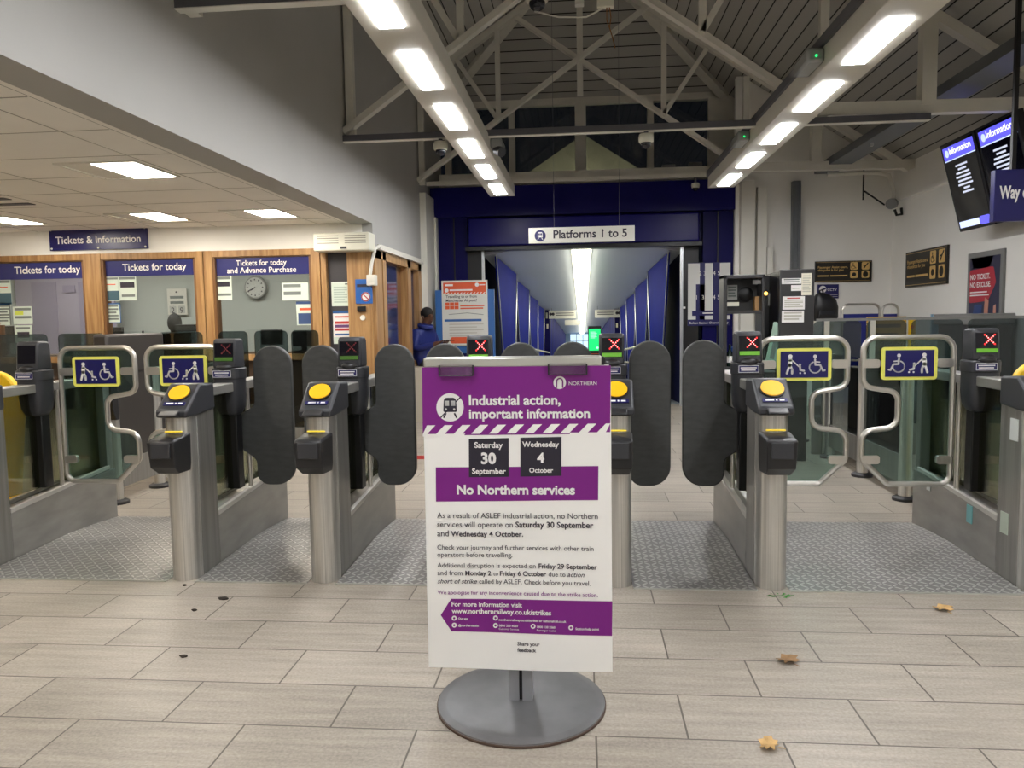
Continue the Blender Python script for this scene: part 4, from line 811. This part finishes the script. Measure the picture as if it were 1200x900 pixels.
t=thing('folded_cloth','pale blue pointed banner hanging behind the dark glass beside the kiosk','banner',(at(941,380,Y=8.6).x,8.6,0)); MB(PALEB).prism([(-.03,.7),(.14,.7),(.01,1.32),(-.03,1.32)],'y',0,.02).build('cloth',t); MB(MIDG).cyl((-.03,.03,0),(-.03,.03,1.34),.012,n=8).build('pole',t); MB(CHARD).lathe([(.12,0),(.12,.02),(.03,.03)],(-.03,.03,0),16).build('foot',t)
# backpack on a shelf post
t=thing('backpack','black backpack resting on a pale shelf below the CCTV sign','backpack',(at(966,376,Y=10.6).x,10.6,at(966,376,Y=10.6).z))
mb=MB(BLACK); mb.loft([mb.sring(dx,0,z,hx,hy,3) for z,hx,hy,dx in ((0,.13,.09,-.01),(.04,.165,.12,0),(.18,.165,.13,0),(.28,.14,.12,-.005),(.34,.09,.09,-.03),(.37,.04,.05,-.05))]); mb.build('bag',t); MB(CHARD).tube([(-.05,.02,.35),(-.07,0,.40),(-.03,0,.41),(-.01,.02,.35)],.012,8).build('handle',t)
MB(CHARD).loft([[(-.11,-.12,.03),(.11,-.12,.03),(.1,-.09,.03),(-.1,-.09,.03)],[(-.1,-.15,.08),(.1,-.15,.08),(.1,-.1,.18),(-.1,-.1,.18)]]).build('pocket',t,bevel=.01)
for s in (-1,1): MB(CHARD).tube([(s*.08,.1,.3),(s*.15,.08,.2),(s*.14,.06,.04),(s*.1,-.05,-.0)],.014,6).build('strap',t)
z=at(966,376,Y=10.6).z; x=at(966,376,Y=10.6).x
t=thing('shelf_stand','narrow pale shelf on a post under the black backpack','shelf',(x,10.6,0)); MB(CREAM).box(-.2,.22,-.16,.16,z-.03,z).build('shelf',t); MB(CREAM).box(.06,.11,-.03,.03,0,z-.03).build('post',t); MB(CREAM).box(-.12,.25,-.16,.16,0,.02).build('foot',t)
for (p0,p1,Y,lab) in ((987,1031,11.0,'wide chrome tube frame with dark blue fabric by the far wall'),(1034,1053,11.2,'narrow chrome tube frame with dark blue fabric in the wall corner')):
    a=at(p0,357,Y=Y); b=at(p1,357,Y=Y); w=(b.x-a.x)/2; z=a.z
    t=thing('fabric_screen',lab,'folding screen',((a.x+b.x)/2,Y,0)); MB(TUBE).tube(fillet([(-w,0,.02),(-w,0,z),(w,0,z),(w,0,.02)],[0,.09,.09,0],6,False),.018,8).build('frame',t)
    MB(BLUEF).box(-w+.02,w-.02,-.01,.01,.5,z-.13).build('fabric',t)
    for s in (-1,1): MB(TUBE).tube([(s*w,-.22,.02),(s*w,.22,.02)],.018,8).build('foot',t)

# open grey kiosk behind the gates
YK=7.4
kx0,kx1=at(848,330,Y=YK).x,at(897,330,Y=YK).x; kz1=at(872,322,Y=YK).z; zt=at(872,365,Y=YK).z; zb=at(872,430,Y=YK).z
t=thing('service_kiosk','open dark grey kiosk with papers on its door, standing behind the gates','kiosk',(0,YK,0)); kd0,kd1=at(911,320,Y=YK).x,at(951,320,Y=YK).x
MB(DKG).box(kx0,kx0+.035,0,.24,zb,kz1).box(kx1-.03,kx1,0,.24,zb,kz1).box(kx0,kx1,0,.24,kz1-.035,kz1).box(kx0,kx1,0,.24,zb-.03,zb).build('frame',t,bevel=.006)
MB(CHARD).box(kx0+.035,kx1-.03,.2,.235,zt,kz1-.035).build('back_panel',t); MB(DKG).box(kx0+.035,kx1-.03,.02,.23,zt-.02,zt+.01).build('shelf',t)
MB(CHARD).box(kx0,kd1-.02,0,.45,0,zb-.05).build('pedestal',t,bevel=.01); MB(MIDG).box(kx0-.02,kd1,-.03,.46,zb-.05,zb-.03).build('counter_top',t)
MB(DKG).box(kd0,kd1,-.1,-.05,zb-.03,kz1+.035).build('door',t,bevel=.006); MB(BLACK).box(kx1,kd0+.02,.3,.4,zb,kz1).build('recess',t); MB(BLACK).box(kd0,kd0+.05,-.05,.4,zb,kz1+.02).build('hinge_side',t)
def kpaper(px0,py0,px1,py1,m,bars,nm='paper',y=-.103):
    a=at(px0,py1,Y=YK+y); b=at(px1,py0,Y=YK+y); mb=MB(m).box(a.x,b.x,y-.004,y,a.z,b.z); w=b.x-a.x; h=b.z-a.z
    for (c,u0,u1,v0,v1) in bars: mb.use(c).rect(a.x+w*u0,a.x+w*u1,a.z+h*v0,a.z+h*v1,y-.004,.001)
    return mb.build(nm,t)
kpaper(916,326,939,333,WHT,TX(GREYP,2)); kpaper(927,334,939,341,WHT,[(GREYP,.1,.8,.4,.5)]); kpaper(939,320,951,346,mk('paper_warm',(232,228,210),.6),TX(mk('print_faint',(196,192,180),.6),8))
kpaper(917,347,943,363,WHT,[(REDP,.2,.8,.82,.9)]+TX(mk('print_faint',(0,0,0)),4,.08,.92,.1,.75)); kpaper(916,364,942,378,WHT,TX(mk('print_faint',(0,0,0)),3))
kpaper(852,334,864,351,mk('paper_grey',(190,190,186),.6),TX(GREYP,4),y=.198); kpaper(852,354,866,359,CREAM,[],nm='tag',y=.05); kpaper(882,328,896,333,MIDG,[],nm='plate',y=.04)
a=at(872,345,Y=YK+.25); MB(BLACK).lathe([(.065,0),(.07,-.03),(.03,-.05)],(a.x,.198,a.z),20,'y').build('fan',t)
a=at(888,346,Y=YK+.2); MB(mk('cardboard',(178,140,92),.7)).box(a.x-.045,a.x+.045,.1,.19,zt+.01,zt+.14).build('carton',t)
a=at(897,344,Y=YK+.02); MB(mk('amber_lamp',(255,190,70),.4,emit=2.5)).ball((a.x,.0,a.z),.016).build('lamp',t); a=at(904,351,Y=YK+.28); MB(MIDG).box(a.x-.03,a.x+.03,.27,.3,a.z-.06,a.z+.06).build('switch',t)
a=at(852,418,Y=YK+.1); tt=thing('bottle','dark bottle with white label on the kiosk counter','bottle',(kx0+.075,YK+.08,zb)); MB(mk('dark_glass',(20,36,30),.15)).lathe([(.03,0),(.032,.01),(.032,.12),(.012,.16),(.012,.21)],n=16).build('glass',tt); MB(WHT).lathe([(.0325,.04),(.033,.04),(.033,.1),(.0325,.1)],n=16).build('label_band',tt)
tt=thing('plastic_bag','crumpled blue bag on the kiosk counter','bag',(kx0+.16,YK+.13,zb)); mb=MB(mk('bag_blue',(36,84,176),.35)); mb.loft([mb.sring(0,0,z,hx,.07,2.6,18) for z,hx in ((0,.07),(.03,.085),(.12,.08),(.18,.07),(.2,.03))]); b_=mb.build('bag',tt)
for v in b_.data.vertices: v.co += Vector((random.uniform(-.008,.008),random.uniform(-.008,.008),random.uniform(-.004,.004)))
for k,(dx,m,lab) in enumerate(((0,mk('leaflet_green',(176,206,186),.5),'pale green tilted leaflet board inside the kiosk'),(.035,mk('leaflet_white',(200,206,196),.5),'grey white tilted leaflet board behind the pale green one in the kiosk'))):
    a=at(897,408,Y=YK+.1); o=MB(m).box(-.03,.08,0,.012,0,.42).use(GREYP).box(.0,.04,-.001,0,.08,.3).build('leaflet_board',loc=(a.x-.01+dx,YK-.04+.05*k,zb-.0),rz=0); o.rotation_euler=(0,R(11),R(0)); tag(o,lab,'leaflet')
tt=thing('paper_tray','grey document tray on the kiosk counter under the leaflets','tray',(at(904,428,Y=YK+.05).x,YK+.05,zb-.0)); MB(MIDG).box(-.08,.08,-.04,.08,0,.03).build('base',tt); MB(MIDG).prism([(-.06,.03),(.06,.03),(.03,.12),(-.02,.12)],'y',0,.05).build('holder',tt)

# ------------------------------------------------------------------ poster board behind, low wall, people
YS=11.6; a=at(519,405,Y=YS); b=at(571,328,Y=YS); w=(b.x-a.x)/2; h=b.z-a.z
t=thing('poster_stand','blue framed stand with orange headed travel poster beside the seated man','poster stand',((a.x+b.x)/2,YS,0)); z0=a.z
MB(mk('stand_white',(222,222,214),.45)).box(-w,w,0,.03,z0,z0+h).build('board',t)
for s in (-1,1): MB(LBLUE).box(s*(w+.05)-.05,s*(w+.05)+.05,.0,.06,0.02,z0+h-.14).build('side_post',t); MB(LBLUE).box(s*(w+.05)-.06,s*(w+.05)+.06,-.2,.25,0,.03).build('foot',t)
MB(LBLUE).box(-w,w,.01,.05,z0-.12,z0-.02).build('cross_rail',t)
mb=MB(ORG).rect(-w*.93,w*.93,z0+h*.79,z0+h*.97,-.001); mb.use(WHT)
for k in range(13): x=-w*.93+k*w*1.86/13; mb.prism([(x,z0+h*.79),(x+.02,z0+h*.79),(x+.045,z0+h*.815),(x+.025,z0+h*.815)],'y',-.004,-.002)
mb.disc(w*.55,z0+h*.93,.03,-.002).disc(-w*.78,z0+h*.85,.03,-.002).rect(-w*.85,-w*.5,z0+h*.915,z0+h*.945,-.002).rect(w*.65,w*.9,z0+h*.92,z0+h*.935,-.002).rect(-w*.65,w*.35,z0+h*.84,z0+h*.865,-.002)
mb.use(ORG)
for i in range(3):
    for j in range(2): mb.rect(-w*.85+i*w*.2,-w*.67+i*w*.2,z0+h*(.56+.055*j),z0+h*(.61+.055*j),-.001)
mb.rect(-w*.2,w*.85,z0+h*.6,z0+h*.62,-.001).rect(-w*.2,w*.8,z0+h*.56,z0+h*.58,-.001); mb.use(GREYP).stroke([(-w*.7,z0+h*.48),(w*.1,z0+h*.5),(w*.8,z0+h*.47)],.008,-.001)
mb.use(LBLUE).rect(-w*.9,w*.72,z0+h*.37,z0+h*.405,-.001); mb.use(mk('print_faint',(0,0,0)))
for k in range(5): mb.rect(-w*.7,w*.8-(k%2)*.1,z0+h*(.32-.045*k),z0+h*(.335-.045*k),-.001)
mb.use(ORG).prism([(-w*.7,z0+h*.08),(-w*.6,z0+h*.03),(w*.93,z0+h*.03),(w*.93,z0+h*.13),(-w*.6,z0+h*.13)],'y',-.002,0); mb.build('print',t)
text('Travelling to or from',-w*.82,z0+h*.735,INK,t,width=w*1.35,bold=.015); text('Manchester Airport?',-w*.82,z0+h*.675,INK,t,width=w*1.35,bold=.015)
tag(MB(TILEW).box(XL+.02,-2.02,10.3,11.33,0,.74).build('low_block_wall'),'low cream block wall the man in the blue jacket rests on','wall')  # part of the low wall, not furniture; the man perches on it

def skin_body(name, J, E, parent, region, sub=2):
    me=bpy.data.meshes.new(name); keys=list(J); me.from_pydata([J[k][0] for k in keys],[(keys.index(a),keys.index(b)) for a,b in E],[])
    o=bpy.data.objects.new(name,me); COL.objects.link(o); o.modifiers.new('skin','SKIN'); sv=me.skin_vertices[0].data if me.skin_vertices else None
    if sv is None:
        bm=bmesh.new(); bm.from_mesh(me); bm.verts.layers.skin.verify(); bm.to_mesh(me); bm.free(); sv=me.skin_vertices[0].data
    for i,k in enumerate(keys):
        r=J[k][1]; sv[i].radius=(r,r) if not isinstance(r,tuple) else r; sv[i].use_root=(k=='pelvis')
    o.modifiers[0].use_smooth_shade=True; s=o.modifiers.new('sub','SUBSURF'); s.levels=s.render_levels=sub
    bpy.context.view_layer.update(); m2=bpy.data.meshes.new_from_object(o.evaluated_get(bpy.context.evaluated_depsgraph_get()))
    o.modifiers.clear(); o.data=m2; m2.name=name; m2.materials.clear()
    mats=[SKIN,JKT,TRS,SHOE]
    for m in mats: m2.materials.append(m)
    for p in m2.polygons: p.material_index=region(p.center); p.use_smooth=True
    o.parent=parent; return o
man=thing('person','man in a blue jacket perched on the low wall looking down at a phone','person',(-2.25,10.87,0),R(-36))
J=dict(pelvis=((0,0,.82),(.15,.13)),spine=((-.02,0,.98),(.15,.13)),chest=((.01,0,1.16),(.165,.13)),neck0=((.03,0,1.27),(.085,.085)),neck=((.06,0,1.335),.06),head=((.10,0,1.425),(.074,.088)),crown=((.115,0,1.50),(.066,.078)),
 nose=((.185,0,1.415),.016))
E=[('pelvis','spine'),('spine','chest'),('chest','neck0'),('neck0','neck'),('neck','head'),('head','crown'),('head','nose')]
for s,n in ((1,'l'),(-1,'r')):
    J.update({'sh'+n:((.02,s*.155,1.205),.07),'el'+n:((.06,s*.215,.98),.058),'wr'+n:((.30,s*.10,1.04),.042),'pa'+n:((.37,s*.07,1.065),(.036,.02)),
     'hip'+n:((.05,s*.09,.80),.1),'kn'+n:((.38,s*.12,.56),.072),'an'+n:((.40,s*.12,.10),.05),'toe'+n:((.54,s*.13,.045),.04)})
    E+=[('chest','sh'+n),('sh'+n,'el'+n),('el'+n,'wr'+n),('wr'+n,'pa'+n),('pelvis','hip'+n),('hip'+n,'kn'+n),('kn'+n,'an'+n),('an'+n,'toe'+n)]
    for q,(dy,ln) in enumerate(((-.018,.05),(-.006,.06),(.006,.058),(.018,.045))):
        J['f%d%s'%(q,n)]=((.41,s*.07+dy,1.075),.009); J['g%d%s'%(q,n)]=((.405+ln*.7,s*.05+dy,1.10),.008); E+=[('pa'+n,'f%d%s'%(q,n)),('f%d%s'%(q,n),'g%d%s'%(q,n))]
    J['t'+n]=((.385,s*.035,1.09),.010); E.append(('pa'+n,'t'+n))
def reg(c):
    if c.z>1.335: return 0
    if c.x>.325 and c.z>.9: return 0
    if c.z<.13: return 3
    if c.z<.74 or (c.z<.8 and c.x>.1): return 2
    return 1
skin_body('body',J,E,man,reg)
mb=MB(HAIR); mb.ball((.078,0,1.483),.098,.088,.088,16,10); mb.build('hair',man)
for s in (-1,1): MB(BLACK).ball((.172,s*.032,1.437),.008).build('eye',man); MB(SKIN).ball((.09,s*.088,1.42),.018,.01,.03,10,6).build('ear',man)
MB(mk('lip',(84,44,40),.5)).ball((.168,0,1.375),.01,.026,.008,10,6).build('mouth',man)
mb=MB(JKT); mb.tube([(.05+.085*math.cos(R(a))-.0,.085*math.sin(R(a)),1.30+.02*math.cos(R(a+180))) for a in range(0,360,20)],.035,8,closed=True).build('collar',man)
o=tag(MB(BLACK).box(-.015,.15,-.04,.04,-.006,.006).build('phone',loc=man.location+Matrix.Rotation(R(-36),3,'Z')@Vector((.43,0,1.10)),rz=R(-36)),'dark phone held by the seated man','phone')
# clerk behind the middle window, seen from behind
p=at(205,385,Y=9.6); ck=thing('person','clerk in dark teal seated behind the middle ticket window with their back turned','person',(p.x,9.6,.1),R(90))
J=dict(pelvis=((0,0,.52),(.17,.14)),spine=((0,0,.7),(.16,.13)),chest=((.0,0,.95),(.19,.14)),neck0=((.01,0,1.09),(.08,.08)),neck=((.02,0,1.15),.058),head=((.03,0,1.26),(.08,.095)),crown=((.03,0,1.35),(.07,.085)),nose=((.12,0,1.25),.016))
E=[('pelvis','spine'),('spine','chest'),('chest','neck0'),('neck0','neck'),('neck','head'),('head','crown'),('head','nose')]
for s,n in ((1,'l'),(-1,'r')):
    J.update({'sh'+n:((0,s*.2,1.02),.075),'el'+n:((.06,s*.25,.76),.058),'wr'+n:((.28,s*.16,.72),.04),'pa'+n:((.35,s*.14,.72),.03),'hip'+n:((.06,s*.09,.5),.1),'kn'+n:((.42,s*.12,.5),.075),'an'+n:((.42,s*.12,.1),.05),'toe'+n:((.54,s*.12,.045),.04)})
    E+=[('chest','sh'+n),('sh'+n,'el'+n),('el'+n,'wr'+n),('wr'+n,'pa'+n),('pelvis','hip'+n),('hip'+n,'kn'+n),('kn'+n,'an'+n),('an'+n,'toe'+n)]
b=skin_body('body',J,E,ck,lambda c:0 if c.z>1.13 or (c.x>.3 and c.z>.65) else 3 if c.z<.12 else 2 if c.z<.56 else 1)
b.data.materials[1]=mk('teal_top',(34,58,66),.7); MB(HAIR).ball((.0,0,1.30),.10,.088,.125,16,10).build('hair',ck)
t=thing('office_chair','dark office chair under the clerk behind the middle window','chair',(p.x,9.6,0)); MB(BLACK).box(-.22,.22,-.2,.24,.40,.46).build('seat',t,bevel=.02); MB(BLACK).cyl((0,0,.05),(0,0,.40),.03).build('stem',t)
mb=MB(BLACK)
for k in range(5): a=R(72*k); mb.beam((0,0,.05),(.26*math.cos(a),.26*math.sin(a),.03),.04,.03,(0,0,1))
mb.build('base',t)

# ------------------------------------------------------------------ purple notice on its stand
NX,NY=-.228,2.66
t=thing('notice_stand','purple and white rail strike notice on a grey disc-footed stand in the foreground','notice stand',(NX,NY,0))
o=MB(SPECK).lathe([(.27,.018),(.298,.014),(.3,.006),(.3,0)],n=64); o.loft([o.sring(0,0,.018,.27,.27,2,64),o.sring(0,0,.0185,.001,.001,2,64)]); base=o.build('base_disc',t)
MB(RUST).lathe([(.2995,.0),(.302,.001),(.302,.008),(.2995,.009)],n=64).build('rim',base)
MB(mk('post_grey',(164,166,170),.4,.3)).box(-.042,-.006,-.02,.03,.016,1.16).box(.006,.042,-.02,.03,.016,1.16).use(BLACK).box(-.006,.006,-.01,.02,.016,1.16).build('post',t)
BX=.3235; ZT,ZB=1.213,.148
MB(ALU).box(-BX+.004,BX-.03,-.038,.0,ZT-.004,ZT+.034).build('top_rail',t,bevel=.008)
for s in (-1,1): MB(CHARD).box(s*(BX-.012 if s<0 else BX-.03)-.012,s*(BX-.012 if s<0 else BX-.03)+.012,-.034,.0,ZT,ZT+.03).build('rail_cap',t,bevel=.006)
MB(mk('backing_board',(210,210,206),.5)).box(-BX+.006,BX-.006,-.032,-.022,.25,ZT+.004).build('backing',t)
yy=-.036
NXn,NZn=26,40
me=bpy.data.meshes.new('poster_sheet'); vs=[];fs=[]
def warp(x,z):                   # the paper sheet lifts forward a little towards its loose lower edge
    v=(ZT-z)/(ZT-ZB); return yy-.018*v**2-.004*math.sin(v*7+x*9)*v
mb=MB(PAPER)
for j in range(NZn+1):
    for i in range(NXn+1):
        x=-BX+2*BX*i/NXn; z=ZB+(ZT-ZB)*j/NZn; mb.v.append((x,warp(x,z),z))
PURZ=lambda py:ZT-(py-428)/(777-428)*(ZT-ZB)
for j in range(NZn):
    for i in range(NXn): b=j*(NXn+1)+i; mb._f((b,b+1,b+NXn+2,b+NXn+1))
poster=mb.build('poster',t)
def uv(px,py):                    # photo position on the sheet -> sheet position
    v=(py-428)/(345+8*((px-500)/216)); u=(px-497-5*v)/216; return -BX+2*BX*u, ZT-(ZT-ZB)*v
def lay(o, lift):                 # make a printed piece follow the sheet
    for v in o.data.vertices: v.co.y=warp(v.co.x,v.co.z)-lift
    return o
def block(m, pts, lift=.0008, name='print'):
    mb=MB(m); P=[uv(*p) for p in pts]
    if len(P)==4:                 # subdivided quad so it bends with the sheet
        n,k=10,6; A=[Vector(p) for p in P]
        for j in range(k+1):
            for i in range(n+1):
                q=A[0].lerp(A[1],i/n).lerp(A[3].lerp(A[2],i/n),j/k); mb.v.append((q.x,0,q.y))
        for j in range(k):
            for i in range(n): b=j*(n+1)+i; mb._f((b,b+1,b+n+2,b+n+1))
    else: mb.v=[(p[0],0,p[1]) for p in P]; mb._f(tuple(range(len(P))))
    return lay(mb.build(name,poster),lift)
def ptext(s,x0,x1,bl,m,bold=0,bl2=None,shear=0,lift=.0024,h=None):
    a=uv(x0,bl); a=(a[0],uv(513.4,bl)[1]) if bl2 else a; b=uv(x1,bl); o=text(s,a[0],a[1],m,poster,width=b[0]-a[0],bold=bold,shear=shear,size=(h or 0)*(2*BX/216),maxh=h); return lay(o,lift)
block(PURP,[(497,428),(713,428),(713,505),(497,505)],.0008,'header_panel')
mb=MB(PAPER)
for k in range(11):
    x=492+k*20.6; P=[uv(max(x,497),503.5),uv(min(x+10,713),503.5),uv(min(x+20,713),493.4),uv(min(max(x+10,497),713),493.4)]
    mb.v+=[(p[0],0,p[1]) for p in P]; b=len(mb.v)-4; mb._f((b,b+1,b+2,b+3))
P=[uv(497,503.3),uv(713,503.3),uv(713,506),uv(497,506)]; mb.v+=[(p[0],0,p[1]) for p in P]; b=len(mb.v)-4; mb._f((b,b+1,b+2,b+3))
lay(mb.build('hazard_band',poster),.0016)
def circ(px,py,r,m,lift,name): return block(m,[(px+r*math.cos(2*math.pi*k/28),py+r*math.sin(2*math.pi*k/28)) for k in range(28)],lift,name)
circ(655.5,446.7,7.2,WHT,.0016,'logo_disc')
mb=MB(PURP)   # arch mark inside the disc
pts=[uv(652,452),uv(652,445.5)]+[uv(655.5-3.5*math.cos(R(a)),445.5-3.5*math.sin(R(a))) for a in range(20,161,20)]+[uv(659,445.5),uv(659,452)]
mb.stroke(pts,.0042,0,.0005); lay(mb.build('logo_arch',poster),.0024)
ptext('NORTHERN',665.9,697.3,449.6,WHT)
circ(529.3,473.3,16,WHT,.0016,'icon_disc')
mb=MB(INK); r=16*(2*BX/216); c=uv(529.3,472); 
mb.prism(fillet([(c[0]-.5*r,c[1]-.42*r),(c[0]+.5*r,c[1]-.42*r),(c[0]+.44*r,c[1]+.62*r),(c[0]-.44*r,c[1]+.62*r)],[.1*r,.1*r,.25*r,.25*r]),'y',-.0002,0)
for s in (-1,1): mb.stroke([(c[0]+s*.3*r,c[1]-.5*r),(c[0]+s*.48*r,c[1]-.85*r)],.12*r,0,.0002,False)
mb.stroke([(c[0]-.7*r,c[1]-.82*r),(c[0]+.82*r,c[1]+.7*r)],.09*r,0,.0002,False); lay(mb.build('train_icon',poster),.0022)
mb=MB(WHT); 
for s in (-1,1): mb.rect(c[0]+s*.22*r-.16*r,c[0]+s*.22*r+.16*r,c[1]+.02*r,c[1]+.4*r,0,.0002); mb.disc(c[0]+s*.3*r,c[1]-.22*r,.08*r,0,.0002)
lay(mb.build('train_window',poster),.0028)
ptext('Industrial action,',551.5,656.8,470.7,WHT,.03); ptext('important information',551.5,690,485.9,WHT,.03)
block(PURP,[(512,541.3),(700,541.8),(700,580.9),(512,580.4)],.0008,'band'); block(DINK,[(551,509.3),(597.3,508.6),(597.3,552.8),(551,552.8)],.0016,'date_box'); block(DINK,[(610.7,508.4),(657.9,508),(657.9,552.5),(610.7,552.8)],.0016,'date_box')
for s_,x0,x1,bl,bd in (('Saturday',557.5,590.5,519.3,.025),('30',565.3,582.7,537.3,.04),('September',554.7,594,548.8,.025),('Wednesday',613,655,518.8,.025),('4',630,638.3,536.7,.04),('October',621,648.5,548.2,.025),('No Northern services',536.8,673.5,571.8,.035)): ptext(s_,x0,x1,bl,WHT,bd)
k1=.022
for s_,x0,x1,bl,bd,sh in (('As a result of ASLEF industrial action, no Northern',513.4,699.7,598.9,0,0),('services will operate on',513.4,602,609.2,0,0),('Saturday 30 September',605,694.8,609.2,k1,0),('and',513.4,527,619.9,0,0),('Wednesday 4 October.',529.6,614,619.9,k1,0),
 ('Check your journey and further services with other train',513.4,695.2,635.2,0,0),('operators before travelling.',513.4,601.3,643.6,0,0),('Additional disruption is expected on',513.4,628.5,656,0,0),('Friday 29 September',632,699.3,656,k1,0),('and from',513.4,543,664.9,0,0),('Monday 2',546.2,576.5,664.9,k1,0),('to',579,585,664.9,0,0),('Friday 6 October',586.8,640.8,664.9,k1,0),('due to',643.5,663,664.9,0,0),('action',665.3,684.9,664.9,.008,.3),
 ('short of strike',513.4,560,674.4,.008,.3),('called by ASLEF. Check before you travel.',562.5,691.8,674.4,0,0)): ptext(s_,x0,x1,bl,INK,bd or .004,bl2=1,shear=sh)
ptext('We apologise for any inconvenience caused due to the strike action.',513.4,700.4,687.2,PURP,.006)
block(PURP,[(529.2,693),(717,697.6),(717,738.2),(529.2,731.3)],.0008,'arrow_band'); block(PURP,[(516.8,711.9),(529.4,693),(529.4,731.3)],.0008,'arrow_tip')
for s_,x0,x1,bl,bd in (('For more information visit',529.9,612.6,701.6,.025),('www.northernrailway.co.uk/strikes',529.9,646.7,709.7,.025),('Our app',537.5,549,717.2,.02),('@northernassist',537.5,562,725.4,.02),('northernrailway.co.uk/strikes or nationalrail.co.uk',585.7,664.2,719.4,.02),('0800 200 6060',585.7,608,726.2,.02),('Customer Services',585.7,609.1,729.8,0),('0800 138 5560',630.1,651.5,727.8,.02),('Passenger Assist',630.1,652,731.6,0),('Station help point',675,702,730.3,.02)): ptext(s_,x0,x1,bl,WHT,bd)
for px,py in ((532.7,715.7),(532.7,724),(581.6,716.2),(581.6,725),(625.7,726),(669.7,727.8)): circ(px,py,2.9,WHT,.0016,'icon_disc'); circ(px,py,1.3,PURP,.0022,'icon_mark')
ptext('Share your',607.4,633.6,748,INK,.02); ptext('feedback',607.4,629.5,755.2,INK,.02)
for px0,px1 in ((518,557),(643,686)):
    c=MB(G_CLIP); a=uv(px0,427); b=uv(px1,437.5); c.box(a[0],b[0],-.052,-.042,b[1],a[1]+.008); o=c.build('clip',t); MB(CHARD).tube([(a[0],-.05,a[1]+.004),(a[0],-.052,b[1]),(a[0]+.003,-.052,b[1])],.003,6).tube([(a[0],-.053,b[1]),(b[0],-.053,b[1])],.0016,6).tube([(b[0],-.05,a[1]+.004),(b[0],-.052,b[1])],.003,6).build('clip_edge',o)

# ------------------------------------------------------------------ leaves and litter on the floor
def leaf_on_floor(x,y,s,m,rz,label):
    mb=MB(m); out=[(0,-1),(.35,-.75),(.75,-.8),(.6,-.35),(1,-.1),(.7,.2),(.75,.6),(.3,.55),(.05,1),(-.25,.6),(-.7,.65),(-.65,.2),(-.95,-.05),(-.55,-.3),(-.7,-.75),(-.3,-.7)]
    z=lambda a,b:.006+.014*abs(math.sin(a*2.1+b*1.3))
    mb.v=[(a*s,b*s*.7,z(a,b)) for a,b in out]+[(0,0,.012)]+[(a*s,b*s*.7,z(a,b)-.002) for a,b in out]+[(0,0,.01)]; n=len(out)
    for i in range(n): mb._f((i,(i+1)%n,n)); mb._f((n+1+(i+1)%n,n+1+i,2*n+1)); mb._f((i,n+1+i,n+1+(i+1)%n,(i+1)%n))
    mb.tube([(0,-s*.7,.008),(.15*s,-s*1.15,.006)],.0015,5)
    tag(mb.build('fallen_leaf',loc=(x,y,0),rz=rz),label,'leaf','fallen leaves')
leaf_on_floor(.80,3.05,.052,LEAFB,.5,'curled brown fallen leaf on the tiles in the middle distance'); leaf_on_floor(.58,2.42,.045,LEAF,1.2,'tan fallen leaf nearest the viewer at the bottom of the view'); leaf_on_floor(1.65,3.64,.05,LEAF,.2,'tan fallen leaf near the wide ramp below the screens'); leaf_on_floor(1.27,4.66,.05,LEAFB,.9,'brown fallen leaf on the wide tread plate ramp')
mb=MB(GRN)
for k in range(9):
    a=k*.75; mb.v+=[(.0+.02*math.cos(a),.0+.02*math.sin(a),.004),(.05*math.cos(a+.25),.03*math.sin(a+.25),.012),(.055*math.cos(a),.035*math.sin(a),.006)]; b=len(mb.v)-3; mb._f((b,b+1,b+2))
mb.tube([(-.06,0,.004),(.07,.005,.006)],.002,5); tag(mb.build('green_sprig',loc=(.95,3.78,0)),'small green sprig at the foot of the gate before the kiosk','sprig')
for x,y,s,lab in ((-1.80,3.62,.028,'dark scrap of litter on the tiles in front of the gates, larger one'),(-1.657,2.96,.018,'small dark scrap of litter on the tiles nearer the viewer'),(-1.87,3.46,.014,'tiny dark scrap of litter beside the larger one'),(-2.1,3.8,.012,'tiny dark scrap at the foot of the gate with a glass door and paddle')):
    mb=MB(DIRT); mb.ball((0,0,.004),s,s*.6,.006,9,5); o=mb.build('litter',loc=(x,y,0)); tag(o,lab,'litter')
    for v in o.data.vertices: v.co.x*=1+.3*math.sin(v.co.y*400); v.co.y*=1+.3*math.cos(v.co.x*300)
mb=MB(REDP)
for k in range(5): mb.box(-.1+k*.01,.1,-.05+k*.025,-.04+k*.025,.0,.006+.003*k)
tag(mb.build('barrier_tape',loc=(-1.62,7.55,0)),'strip of red and white tape lying on the floor beyond the gates','tape')
